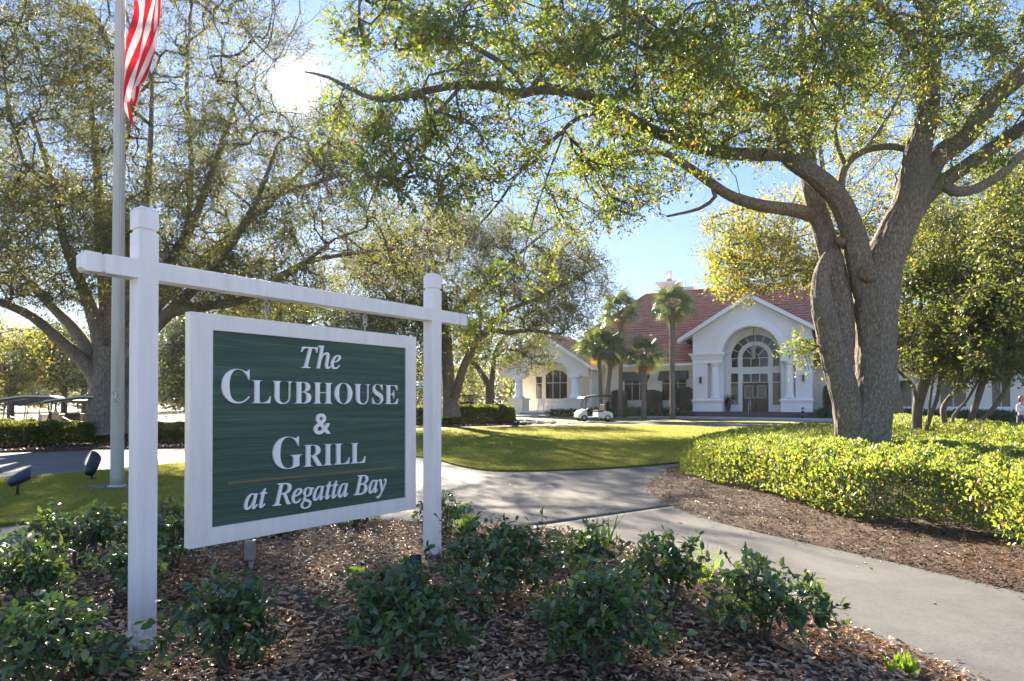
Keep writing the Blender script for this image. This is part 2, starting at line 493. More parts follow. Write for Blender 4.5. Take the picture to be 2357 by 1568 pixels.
M['bark_twig'] = pbr('twig_bark', [(.06, .048, .034), (.14, .12, .09)], .9, 8)
M['bark_pale'] = pbr('pale_bark', [(.12, .10, .07), (.24, .20, .15)], .9, 5, (6, 6, 1), bump=.6, bscale=20, bdist=.01)
M['palm_bark'] = bark_mat('palm_bark', (.07, .055, .04), (.25, .21, .17), (7, 7, 14), .8, .02)
M['palm_boot'] = pbr('palm_boots', [(.12, .07, .035), (.26, .16, .08)], .9, 7)
M['fern'] = pbr('straw', (.4, .3, .15), .9)

oak_stops = [(0, (.030, .058, .018)), (.45, (.045, .078, .022)), (.72, (.07, .105, .028)), (.90, (.10, .115, .03)), (.965, (.17, .11, .03)), (1, (.24, .09, .025))]
oak_t = [(0, (.20, .32, .03)), (.5, (.34, .46, .04)), (.78, (.50, .56, .05)), (.92, (.62, .52, .06)), (.97, (.66, .34, .05)), (1, (.62, .18, .03))]
M['leaf_oak'] = leaf_mat('leaf_live_oak', oak_stops, None, .37, .42, .5, oak_t)
M['leaf_olive'] = leaf_mat('leaf_olive', [(0, (.035, .05, .015)), (.5, (.06, .072, .02)), (.85, (.10, .09, .028)), (1, (.17, .10, .035))], None, .42, .5, .4,
                           [(0, (.14, .20, .04)), (.5, (.25, .28, .055)), (.88, (.40, .36, .07)), (1, (.52, .30, .06))])
M['leaf_gold'] = leaf_mat('leaf_gold', [(0, (.045, .07, .018)), (.55, (.08, .10, .022)), (.85, (.15, .13, .03)), (1, (.28, .12, .03))], None, .45, .5, .4,
                          [(0, (.25, .34, .04)), (.55, (.42, .46, .05)), (.85, (.68, .52, .06)), (1, (.72, .33, .05))])
M['leaf_mid'] = leaf_mat('leaf_mid', [(0, (.032, .055, .016)), (.6, (.058, .082, .024)), (1, (.10, .11, .035))], None, .37, .38, .5,
                         [(0, (.12, .20, .03)), (.6, (.27, .33, .05)), (.92, (.5, .46, .06)), (1, (.6, .42, .07))])
M['leaf_dark'] = leaf_mat('leaf_dark', [(0, (.018, .035, .014)), (.6, (.035, .055, .02)), (1, (.06, .075, .025))], None, .28, .34, .6,
                          [(0, (.10, .16, .03)), (.7, (.2, .26, .04)), (1, (.38, .36, .06))])
M['leaf_shrub'] = leaf_mat('leaf_camellia', [(0, (.038, .080, .032)), (.5, (.058, .108, .040)), (.85, (.095, .150, .05)), (1, (.17, .20, .06))], None, .30, .38, .6,
                           [(0, (.09, .18, .04)), (.7, (.2, .32, .05)), (1, (.4, .48, .08))])
M['leaf_hedge'] = leaf_mat('leaf_hawthorn', [(0, (.055, .095, .02)), (.5, (.10, .145, .028)), (.85, (.18, .205, .04)), (.96, (.20, .17, .04)), (1, (.35, .10, .03))], None, .40, .40, .6,
                           [(0, (.26, .38, .04)), (.6, (.42, .52, .06)), (.95, (.6, .6, .1)), (1, (.7, .25, .05))])
M['leaf_hedge_far'] = leaf_mat('leaf_box_far', [(0, (.045, .065, .016)), (.6, (.08, .10, .022)), (1, (.14, .15, .03))], None, .35, .5, .4,
                               [(0, (.2, .27, .03)), (1, (.45, .45, .06))])
M['leaf_fresh'] = leaf_mat('leaf_fresh_green', [(0, (.08, .16, .02)), (1, (.14, .24, .03))], (.4, .6, .05), .45, .5, .4)
M['leaf_strap'] = leaf_mat('leaf_strap', [(0, (.018, .045, .02)), (.8, (.035, .075, .03)), (1, (.08, .12, .05))], (.12, .22, .04), .3, .35, .5)
M['leaf_palm'] = leaf_mat('leaf_palm', [(0, (.035, .06, .022)), (.7, (.06, .095, .03)), (1, (.09, .11, .04))], (.20, .27, .06), .25, .4, .5)
M['leaf_palm_dry'] = leaf_mat('leaf_palm_dry', [(0, (.18, .12, .05)), (1, (.28, .18, .07))], (.45, .3, .1), .25, .6, .3)
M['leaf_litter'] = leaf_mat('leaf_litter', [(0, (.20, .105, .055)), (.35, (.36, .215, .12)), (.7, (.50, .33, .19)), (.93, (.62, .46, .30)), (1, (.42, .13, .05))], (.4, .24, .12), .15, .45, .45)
M['leaf_litter_shaded'] = leaf_mat('leaf_litter_shaded', [(0, (.014, .009, .006)), (.6, (.036, .022, .014)), (.95, (.075, .048, .03)), (1, (.24, .17, .11))], (.3, .16, .08), .12, .5, .4)  # dark brown litter, deepened further to paint in the hedge shade
M['needle'] = leaf_mat('pine_needle', [(0, (.05, .024, .012)), (.6, (.12, .055, .026)), (1, (.30, .15, .07))], (.4, .2, .08), .12, .5, .4)  # brown straw, its tones also lowered for the shade on the right bed
M['blade'] = leaf_mat('grass_blade', [(0, (.09, .12, .01)), (.5, (.16, .18, .015)), (.85, (.25, .22, .03)), (1, (.34, .27, .08))], None, .4, .6, .3,
                      [(0, (.3, .36, .04)), (.6, (.5, .5, .06)), (1, (.6, .5, .15))])

# ------------------------------------------------------------------ leaves
def orth(D, N):
    D = D / np.maximum(np.linalg.norm(D, axis=1, keepdims=True), 1e-9)
    N = N - (N * D).sum(1, keepdims=True) * D
    N = N / np.maximum(np.linalg.norm(N, axis=1, keepdims=True), 1e-9)
    return D, N, np.cross(N, D)
T_FOLD = (np.array([(0, 0, 0), (1, 0, -.08), (.45, .5, .07), (.45, -.5, .07)]), [(0, 1, 2), (0, 3, 1)])
T_NEAR = (np.array([(0, 0, 0), (.36, 0, -.03), (.7, 0, -.05), (1, 0, -.14), (.3, .44, .05), (.68, .40, .03), (.3, -.44, .05), (.68, -.40, .03)]),
          [(0, 1, 4), (1, 5, 4), (1, 2, 5), (2, 3, 5), (0, 6, 1), (1, 6, 7), (1, 7, 2), (2, 7, 3)])
T_CURL = (np.array([(0, 0, .1), (.5, 0, -.06), (1, 0, .14), (.45, .5, .12), (.5, -.5, .16)]), [(0, 1, 3), (1, 2, 3), (0, 4, 1), (1, 4, 2)])
T_BLADE = (np.array([(0, .5, 0), (0, -.5, 0), (1, 0, -.1)]), [(0, 1, 2)])
T_STRAP = (np.array([(0, .15, 0), (0, -.15, 0), (.4, .5, .05), (.4, -.5, .05), (.75, .4, 0), (.75, -.4, 0), (1, 0, -.12)]),
           [(0, 1, 2), (1, 3, 2), (2, 3, 4), (3, 5, 4), (4, 5, 6)])
def leaves(name, P, D, N, L, Wd, tpl, mat, parent=None, kind='stuff'):
    P = np.asarray(P, float); n = len(P)
    D, N, S = orth(np.asarray(D, float), np.asarray(N, float))
    L = np.broadcast_to(np.asarray(L, float), (n,)); Wd = np.broadcast_to(np.asarray(Wd, float), (n,))
    tv, tf = tpl; k = len(tv)
    V = (P[:, None, :] + D[:, None, :] * (tv[None, :, 0] * L[:, None])[..., None]
         + S[:, None, :] * (tv[None, :, 1] * Wd[:, None])[..., None]
         + N[:, None, :] * (tv[None, :, 2] * L[:, None])[..., None])
    T = (np.asarray(tf)[None] + (np.arange(n) * k)[:, None, None])
    o = tri_mesh(name, V, T, parent, [mat])
    if kind: o['kind'] = kind
    return o
def rvec(n): 
    v = rng.normal(size=(n, 3)); return v / np.linalg.norm(v, axis=1, keepdims=True)
LEAFMESH = {}
def single_leaf_meshes(key, tpl, mat, w=.5):
    if key in LEAFMESH: return LEAFMESH[key]
    out = []
    for i in range(3):
        tv = tpl[0].copy(); tv[:, 1] *= w * (1 + .15 * (i - 1)); tv[:, 2] *= (1, .4, 1.8)[i]
        me = bpy.data.meshes.new('leaf'); me.from_pydata([tuple(v) for v in tv], [], tpl[1]); me.materials.append(mat)
        out.append(me)
    LEAFMESH[key] = out
    return out
def leaf_objects(P, D, N, L, meshes, parent):
    D, N, S = orth(D, N)
    for i in range(len(P)):
        o = bpy.data.objects.new('leaf', meshes[i % 3])
        m = Matrix(((D[i][0], S[i][0], N[i][0]), (D[i][1], S[i][1], N[i][1]), (D[i][2], S[i][2], N[i][2]))) * float(L[i])
        m = m.to_4x4(); m.translation = Vector(P[i])
        o.parent = parent; o.matrix_local = m
        COL.objects.link(o)

# ------------------------------------------------------------------ trees
def catmull(pts, rad, step):
    P = [Vector(p) for p in pts]; out = []; ro = []
    for i in range(len(P) - 1):
        p0 = P[max(i - 1, 0)]; p1 = P[i]; p2 = P[i + 1]; p3 = P[min(i + 2, len(P) - 1)]
        n = max(1, int(round((p2 - p1).length / step)))
        for j in range(n):
            t = j / n
            out.append(.5 * ((2 * p1) + (p2 - p0) * t + (2 * p0 - 5 * p1 + 4 * p2 - p3) * t * t + (3 * p1 - p0 - 3 * p2 + p3) * t ** 3))
            ro.append(rad[i] * (1 - t) + rad[i + 1] * t)
    out.append(P[-1]); ro.append(rad[-1])
    return out, ro

def grow(limbs, attract, seed_step=.25, tip_r=.006, pw=.42, sag=.0, wander=.12, bias=.25):
    """attach every attractor to the nearest branch by a curved shoot; returns shoots as (points, radii)"""
    pos = []; par = []; dist = []; fixed = []; direc = []
    for pts, rad in limbs:
        prev = -1; acc = 0
        for i, p in enumerate(pts):
            if i: acc += (p - pts[i - 1]).length
            pos.append(p); par.append(prev); dist.append(acc); fixed.append(rad[i])
            d = (pts[min(i + 1, len(pts) - 1)] - pts[max(i - 1, 0)])
            direc.append(d.normalized() if d.length > 0 else Vector((0, 0, 1)))
            prev = len(pos) - 1
    A = [Vector(a) for a in attract]
    # order by distance to limbs
    kd = kdtree.KDTree(len(pos))
    for i, p in enumerate(pos): kd.insert(p, i)
    kd.balance()
    A.sort(key=lambda a: kd.find(a)[2])
    chains = []; done = 0; B = 60; nfixed = len(pos)
    while done < len(A):
        batch = A[done:done + B]; done += B; B = int(min(400, B * 1.3))
        kd = kdtree.KDTree(len(pos))
        for i, p in enumerate(pos): kd.insert(p, i)
        kd.balance()
        for a in batch:
            best = None; bc = 1e9
            for co, idx, d in kd.find_n(a, 10):
                v = (a - co)
                al = v.normalized().dot(direc[idx]) if d > 1e-6 else 1
                c = d * (1.25 - bias * al)
                if c < bc: bc = c; best = (idx, d)
            idx, d = best
            if d < .05: continue
            p0 = pos[idx]
            n = max(2, int(math.ceil(d / seed_step)))
            ctrl = p0 + direc[idx] * d * .4 + Vector((random.gauss(0, 1), random.gauss(0, 1), random.gauss(0, 1))) * d * wander
            ch = [idx]; prev = idx
            for j in range(1, n + 1):
                t = j / n
                q = p0 * (1 - t) ** 2 + ctrl * 2 * t * (1 - t) + a * t * t
                q = q + Vector((random.gauss(0, 1), random.gauss(0, 1), random.gauss(0, 1) - sag)) * (seed_step * .10 if j < n else 0)
                pos.append(q); par.append(prev); fixed.append(None)
                direc.append((q - pos[prev]).normalized() if (q - pos[prev]).length > 0 else Vector((0, 0, 1)))
                prev = len(pos) - 1; ch.append(prev)
            chains.append(ch)
    # pipe model
    cnt = np.zeros(len(pos))
    for ch in chains: cnt[ch[-1]] += 1
    for i in range(len(pos) - 1, -1, -1):
        if fixed[i] is None and par[i] >= 0: cnt[par[i]] += cnt[i]
    out = []
    for ch in chains:
        pts = [pos[i] for i in ch]
        rad = []
        for i in ch[1:]: rad.append(tip_r * max(cnt[i], 1) ** pw)
        lim = fixed[ch[0]] if fixed[ch[0]] is not None else 1e9
        rad = [min(r, lim * .75) for r in rad]
        rad[-1] *= .6
        out.append((pts, [min(rad[0] * 1.15, lim * .8)] + rad))
    return out
from mathutils import noise as mnoise
def bark_wob(seed, amp):
    def f(i, k, an):
        # long furrows that wander and break
        v = Vector((math.cos(an) * 5.5 + seed, math.sin(an) * 5.5, i * .16))
        w = Vector((math.cos(an) * 1.6 + seed, math.sin(an) * 1.6, i * .05))
        return 1 + amp * (abs(mnoise.noise(v)) * 2 - .5) + amp * .9 * mnoise.noise(w) + amp * .5 * mnoise.noise(v * 2.3)
    return f
def tubes_mesh(name, chains, mat, parent, sides_fn=None, wob=0):
    V = []; Fs = []; b = 0
    for pts, rad in chains:
        s = 3 if max(rad) < .012 else (5 if max(rad) < .05 else 8)
        if sides_fn: s = sides_fn(rad)
        v, f = tube_arrays(pts, rad, s, False, bark_wob(random.random() * 50, wob) if wob else None)
        V.extend(v)
        for q in f: Fs.append((b + q[0], b + q[1], b + q[2])); Fs.append((b + q[0], b + q[2], b + q[3]))
        b += len(v)
    return tri_mesh(name, np.array([tuple(v) for v in V]), Fs, parent, [mat], True)
def twiglets(shoots, per, length, leaves_per, jitter=.02, back=.6, upb=.1, droop=0.0):
    """short side twigs with leaves set along them; returns twig chains and leaf arrays"""
    tw = []; LP = []; LD = []
    for pts, rad in shoots:
        n = len(pts)
        seg = [(pts[i], pts[i + 1]) for i in range(n - 1)]
        tot = sum((b - a).length for a, b in seg)
        for k in range(per):
            s = tot * (1 - random.random() ** 1.3 * min(1, back / max(tot, .01)))
            acc = 0
            for a, b in seg:
                l = (b - a).length
                if acc + l >= s or (a, b) == seg[-1]:
                    p = a.lerp(b, min(1, max(0, (s - acc) / max(l, 1e-6)))); d = (b - a).normalized(); break
                acc += l
            v = Vector((random.gauss(0, 1), random.gauss(0, 1), random.gauss(0, 1) + upb))
            v = (d * .8 + v * .65).normalized()
            L = length * random.uniform(.5, 1.25)
            mid = p + v * L * .5; end = p + v * L + Vector((0, 0, -droop * L))
            tw.append(([p, mid, end], [.0035, .0028, .0015]))
            for j in range(leaves_per):
                t = random.uniform(.15, 1.05)
                q = p.lerp(mid, t * 2) if t < .5 else mid.lerp(end, t * 2 - 1)
                LP.append(q); r = Vector((random.gauss(0, 1), random.gauss(0, 1), random.gauss(0, 1))).normalized()
                LD.append(v * .55 + r * .9)
    LP = np.array([tuple(p) for p in LP]).reshape(-1, 3); LD = np.array([tuple(d) for d in LD]).reshape(-1, 3)
    LP = LP + rng.normal(size=LP.shape) * jitter
    return tw, LP, LD
def blobs(lst, total, reject=None):
    """(px,py,rx,ry,Y0,Y1,weight) -> world points spread through those volumes"""
    w = np.array([b[6] for b in lst], float); w /= w.sum(); out = []
    for b, ww in zip(lst, w):
        n = int(round(ww * total)); k = 0
        while k < n:
            a = random.random() * 2 * PI; r = math.sqrt(random.random())
            px = b[0] + b[2] * r * math.cos(a); py = b[1] + b[3] * r * math.sin(a)
            if reject and reject(px, py): k += 1; continue
            out.append(at(px, py, random.uniform(b[4], b[5]))); k += 1
    return out
def limb(lst, step=.22):
    """(px,py,Y,width_px) control points -> smooth limb"""
    return catmull([at(a, b, y) for a, b, y, w in lst], [w / 2 * y / F for a, b, y, w in lst], step)
def make_tree(name, label, cat, base, limbs, attract, leafspec, bark, twigbark, group=None, per=4, tl=.4, lp=8, seed_step=.25, tip_r=.006, pw=.42,
              trunk_sides=12, parts=0, leafmat='leaf_oak', tpl=T_FOLD, droop=0.0, back=.6, nup=.3, twigs=True, wander=.12, jitter=.02, wob=0):
    root = empty(name, base, 0, label, cat, group)
    bv = Vector(base)
    shift = lambda ch: [([p - bv for p in pts], r) for pts, r in ch]
    if limbs:
        for i, l in enumerate(limbs):
            nm = 'trunk' if i == 0 else 'limb'
            if i < 30:
                tubes_mesh(nm, shift([l]), bark, root, lambda r: (trunk_sides if max(r) > .14 else min(24, trunk_sides)) if max(r) > .05 else 8, wob)
    sh = grow(limbs, attract, seed_step, tip_r, pw, wander=wander)
    b = tubes_mesh('branches', shift(sh), twigbark, root); b['kind'] = 'stuff'
    tw, LP, LD = twiglets(sh, per, tl, lp, back=back, droop=droop, jitter=jitter)
    if twigs:
        t = tubes_mesh('twigs', shift(tw), twigbark, root, lambda r: 3); t['kind'] = 'stuff'
    n = len(LP)
    N = rvec(n) + np.array((0, 0, nup * 2))
    L = leafspec[0] * rng.uniform(.7, 1.25, n)
    LP = LP - np.array(base)
    if parts:
        cam_d = np.linalg.norm(LP + np.array(base) - np.array((0, 0, EYE)), axis=1)
        # only those the camera can face
        w = LP + np.array(base)
        px = CX + F * w[:, 0] / np.maximum(w[:, 1], .1); py = CY - 16 - F * (w[:, 2] - EYE) / np.maximum(w[:, 1], .1) + 16
        vis = (w[:, 1] > .5) & (px > 0) & (px < 2357) & (py > 0) & (py < 1568)
        key = np.where(vis, cam_d / L, 1e9)
        idx = np.argsort(key)[:parts]
        ms = single_leaf_meshes(leafmat, T_NEAR, M[leafmat], leafspec[1] / leafspec[0])
        leaf_objects(LP[idx], LD[idx], N[idx], L[idx], ms, root)
        keep = np.ones(n, bool); keep[idx] = False
        LP, LD, N, L = LP[keep], LD[keep], N[keep], L[keep]
    leaves('foliage', LP, LD, N, L, L * leafspec[1] / leafspec[0], tpl, M[leafmat], root)
    return root

# ------------------------------------------------------------------ ground, paths, lawns, beds
def sheet(name, pg, zf, mat, step=.5, skirt=.12, kind='structure', rings=None):
    """closed outline -> gently shaped sheet with a rim going down into the ground"""
    pg = [tuple(p) for p in pg]
    xs = [p[0] for p in pg]; ys = [p[1] for p in pg]
    g = []
    y = min(ys)
    while y < max(ys):
        st = step * max(1, (y / 8.0))
        x = min(xs)
        while x < max(xs): g.append((x + random.uniform(-.2, .2) * st, y + random.uniform(-.2, .2) * st)); x += st
        y += st
    g = np.array(g) if g else np.zeros((0, 2))
    if len(g):
        m = inside(g, pg); g = g[m]
        if len(g): g = g[edge_dist(g, pg) > .06]
    pts = [Vector(p) for p in pg] + [Vector(p) for p in g]
    n = len(pg)
    v, e, f, ov, oe, of = delaunay_2d_cdt(pts, [(i, (i + 1) % n) for i in range(n)], [], 1, 1e-5)
    V = [(p.x, p.y) for p in v]
    Z = zf(np.array([p[0] for p in V]), np.array([p[1] for p in V]))
    vs = [(a[0], a[1], float(z)) for a, z in zip(V, Z)]
    fs = [tuple(q) for q in f]
    ec = {}
    for q in fs:
        for i in range(3):
            a, b = q[i], q[(i + 1) % 3]; ec[(a, b)] = 1
    low = {}
    for (a, b) in list(ec):
        if (b, a) not in ec:
            for k in (a, b):
                if k not in low: low[k] = len(vs); vs.append((vs[k][0], vs[k][1], vs[k][2] - skirt))
            fs.append((b, a, low[a], low[b]))
    me = bpy.data.meshes.new(name); me.from_pydata(vs, [], fs)
    bm = bmesh.new(); bm.from_mesh(me); bmesh.ops.recalc_face_normals(bm, faces=bm.faces)
    # a sheet's top must look up
    if sum(q.normal.z for q in bm.faces) < 0: bmesh.ops.reverse_faces(bm, faces=bm.faces)
    for q in bm.faces: q.smooth = abs(q.normal.z) > .5
    bm.to_mesh(me); bm.free()
    o = link(name, me, None, [mat])
    if kind: o['kind'] = kind
    return o

# the lie of the land out to the horizon
gx = np.concatenate([np.linspace(-900, -40, 12), np.linspace(-36, 44, 41), np.linspace(50, 900, 12)])
gy = np.concatenate([np.linspace(-60, -4, 6), np.linspace(-2, 90, 60), np.linspace(100, 1400, 14)])
GX, GY = np.meshgrid(gx, gy)
GZ = hg(GX, GY) - .09
nx, ny = len(gx), len(gy)
T = []
#
for j in range(ny - 1):
    for i in range(nx - 1):
        a = j * nx + i; T += [(a, a + 1, a + nx + 1), (a, a + nx + 1, a + nx)]
o = tri_mesh('ground', np.stack([GX, GY, GZ], -1).reshape(-1, 3), T, None, [M['rough_grass']], True); o['kind'] = 'structure'

far_edge = [(-900, 1075), (-400, 1056), (0, 1043), (120, 1040), (200, 1036), (425, 1033), (600, 1015), (800, 997), (955, 985.5), (1100, 981.5), (1300, 975.5), (1450, 972), (1500, 971.8), (1700, 974.0), (1915, 978.5), (2300, 985), (2700, 990)]
near_p = poly(far_edge)
# expansion joint across the walk: two slabs with a gap
jA, jB = gp(1215, 1213), gp(1560, 1163)
jd = Vector((jB[0] - jA[0], jB[1] - jA[1])).normalized(); jn = Vector((-jd.y, jd.x))
if jn.y < 0: jn = -jn
def jp(t, off): return (jA[0] + jd.x * t + jn.x * off, jA[1] + jd.y * t + jn.y * off)
L_ = (Vector(jB) - Vector(jA)).length
slab_far = [jp(-.9, .017), jp(L_ + 1.2, .017)] + [(9, 9.0), (30, 14)] + [p for p in reversed(near_p)] + [(-30, 12), (-14, 4.5), (-3.2, 5.5)]
slab_near = [jp(-.9, -.017), jp(L_ + 1.2, -.017), (6, 7.5), (12, 3), (12, .2), (1.5, .2), (1.5, 4)]
flat = lambda off: (lambda x, y: hg(x, y) + off)
sheet('path', slab_far, flat(0), M['concrete'], .8)
sheet('path', slab_near, flat(0), M['concrete'], .8)
mb = MB()
a0 = Vector((*jp(-.9, 0), -.018)); b0 = Vector((*jp(L_ + 1.2, 0), -.018))
mb.bar(a0, b0, .032, .03); jo = mb.build('expansion_joint', M['black']); jo['kind'] = 'structure'
sheet('added_bounce_lot', [(-60, -110), (60, -110), (40, .1), (12, .1), (1.6, .1), (-12, .1), (-40, .1)], flat(-.01), M['bounce_pale'], 6)  # unseen pale ground added behind the camera to bounce warm light on the sign
# thin saw cuts in the drive
for (p, q) in (((-200, 1085), (60, 1042)), ((640, 1030), (1010, 1056))):
    A, B = gp(*p), gp(*q)

lawnL = smooth_poly(poly([(-700, 1150), (-300, 1128), (0, 1107), (100, 1098), (250, 1085), (425, 1067), (600, 1060), (730, 1066), (800, 1084), (740, 1112), (600, 1146), (425, 1174), (325, 1187), (200, 1196), (60, 1206), (-100, 1225), (-500, 1275), (-900, 1300)]), 2)
sheet('lawn', lawnL, flat(.035), M['grass_base'], .5)
lawnI = smooth_poly(poly([(690, 1012), (820, 1034), (955, 1052), (1010, 1060), (1050, 1073), (1110, 1084), (1180, 1087), (1300, 1084), (1420, 1079), (1570, 1067), (1700, 1050), (1900, 1030), (2300, 1030), (2300, 1005), (1915, 989), (1700, 983.5), (1500, 979), (1300, 980), (1100, 984.8), (955, 989), (800, 1000)]), 2)
sheet('lawn', lawnI, flat(.035), M['grass_base'], .6)
strip = smooth_poly(poly([(1290, 975.2), (1380, 969.5), (1450, 967), (1600, 966.5), (1768, 969.8), (1915, 973), (2120, 977), (2120, 981), (1915, 978.3), (1768, 976.0), (1600, 972.9), (1450, 972.3), (1350, 974)]), 1)
sheet('lawn', strip, flat(.03), M['grass_base'], .6)

bedN = smooth_poly([(3.2, 1.0)] + poly([(2400, 1650), (2235, 1568), (2150, 1522), (2060, 1482), (1890, 1418), (1790, 1372), (1640, 1310), (1500, 1268), (1380, 1238), (1290, 1222), (1150, 1212), (1000, 1203), (890, 1201), (700, 1207), (560, 1213), (430, 1217), (325, 1224), (150, 1246), (0, 1280), (-200, 1330), (-700, 1430)]) + [(-7.5, 1.0)], 2)
def bedz(x, y):
    x = np.asarray(x, float); y = np.asarray(y, float)
    sh = x.shape; P2 = np.stack([x.ravel(), y.ravel()], 1)
    d = np.where(inside(P2, bedN), edge_dist(P2, bedN), 0).reshape(sh)
    return .0 + .03 * sstep(0, .25, d) + .09 * sstep(.1, 1.3, d) * sstep(3.4, 5.6, y) + .015 * np.sin(x * 3.1 + y) * sstep(0, .4, d)
sheet('planting_bed', bedN, bedz, M['soil'], .16)
bedR = smooth_poly(poly([(1493, 1125), (1505, 1143), (1560, 1172), (1650, 1203), (1800, 1238), (2000, 1282), (2200, 1328), (2357, 1366), (2700, 1440)]) + [(14, 4), (34, 14), (34, 26)] + poly([(2700, 990), (2357, 988), (2100, 989), (1960, 990), (1850, 998), (1720, 1016), (1640, 1040), (1570, 1066), (1525, 1086), (1500, 1108)]), 2)
def bedRz(x, y):
    x = np.asarray(x, float); y = np.asarray(y, float)
    sh = x.shape; P2 = np.stack([x.ravel(), y.ravel()], 1)
    d = np.where(inside(P2, bedR), edge_dist(P2, bedR), 0).reshape(sh)
    return hg(x, y) + .05 * sstep(0, .2, d) + .14 * sstep(.1, 1.8, d) + .012 * np.sin(x * 4 + 1) * np.sin(y * 3.3) * sstep(0, .4, d)
sheet('planting_bed', bedR, bedRz, M['soil'], .3)
# beds of the far side: behind the left hedge, before the clubhouse
bedL = smooth_poly(poly([(-900, 1073), (-400, 1054), (0, 1041), (200, 1034.5), (425, 1031.5), (600, 1013.5), (800, 995.5), (955, 984.5), (1100, 980.8), (1200, 978), (1230, 972), (1195, 966), (1000, 963), (700, 972), (400, 988), (0, 1000), (-900, 1010)]), 1)
sheet('planting_bed', bedL, flat(.04), M['soil'], .8)

# ------------------------------------------------------------------ the sign
SA = math.atan2(1.94, 1.455)
SM = Matrix.Rotation(SA, 4, 'Z'); SM.translation = Vector((-2.157, 3.83, 0))
def spt(t, y, z): return SM @ Vector((t, y, z))
signf = empty('sign_post_frame', (-2.157, 3.83, 0), SA, 'white painted post and beam frame holding up the green club sign', 'sign frame')
w = .057
def post(x, z0, ztop):
    m = MB()
    m.box(x - w, x + w, -w, w, z0, ztop - .150)
    m.build('post', M['white_paint'], signf, .004)
    g = MB(); g.box(x - w + .011, x + w - .011, -w + .011, w - .011, ztop - .152, ztop - .131)
    g.build('post_groove', M['white_paint'], signf)
    c = MB()
    z1 = ztop - .131; z2 = ztop - .022
    c.box(x - w, x + w, -w, w, z1, z2)
    k = w - .022
    vs = [(x - w, -w, z2), (x + w, -w, z2), (x + w, w, z2), (x - w, w, z2), (x - k, -k, ztop), (x + k, -k, ztop), (x + k, k, ztop), (x - k, k, ztop)]
    c.add(vs, [(0, 1, 5, 4), (1, 2, 6, 5), (2, 3, 7, 6), (3, 0, 4, 7), (4, 5, 6, 7)])
    c.build('post_cap', M['white_paint'], signf, .003)
post(0, -.12, 2.60); post(2.425, -.06, 2.60)
bw = .054; zb = 2.229
m = MB(); m.box(-.228, 2.72, -bw, bw, zb - bw, zb + bw); m.build('beam', M['white_paint'], signf, .004)
for s, xa, xb in ((-1, -.228, -.340), (1, 2.72, 2.85)):
    g = MB(); x0, x1 = sorted((xa, xa + s * .018)); g.box(x0, x1, -bw + .009, bw - .009, zb - bw + .009, zb + bw - .009); g.build('beam_groove', M['white_paint'], signf)
    c = MB(); x0, x1 = sorted((xa + s * .018, xb - s * .02)); c.box(x0, x1, -bw, bw, zb - bw, zb + bw)
    k = bw - .02; xe = xb; xi = xb - s * .02
    vs = [(xi, -bw, zb - bw), (xi, bw, zb - bw), (xi, bw, zb + bw), (xi, -bw, zb + bw), (xe, -k, zb - k), (xe, k, zb - k), (xe, k, zb + k), (xe, -k, zb + k)]
    c.add(vs, [(0, 1, 5, 4), (1, 2, 6, 5), (2, 3, 7, 6), (3, 0, 4, 7), (4, 5, 6, 7)])
    c.build('beam_end', M['white_paint'], signf, .003)

board = empty('hanging_sign', (-2.157, 3.83, 0), SA, 'green sandblasted sign in a white frame lettered for the Clubhouse and Grill', 'sign')
bx0, bx1, bz0, bz1, by = .258, 2.192, .560, 2.020, .032
px0, px1, pz0, pz1 = .402, 2.075, .670, 1.918
fr = MB()
for q in ((bx0, bx1, pz1, bz1), (bx0, bx1, bz0, pz0), (bx0, px0, pz0, pz1), (px1, bx1, pz0, pz1)):
    f_ = MB(); f_.box(q[0], q[1], -by, by, q[2], q[3]); f_.build('frame_rail', M['white_frame'], board)
pn = MB(); pn.box(px0 - .003, px1 + .003, -by + .014, by - .003, pz0 - .003, pz1 + .003); pn.build('green_panel', M['sign_green'], board)
ru = MB(); A = Vector((.504, -by + .013, .938)); B = Vector((1.977, -by + .013, .929)); ru.bar(A, B, .010, .014); ru.build('gold_rule', M['gold'], board)
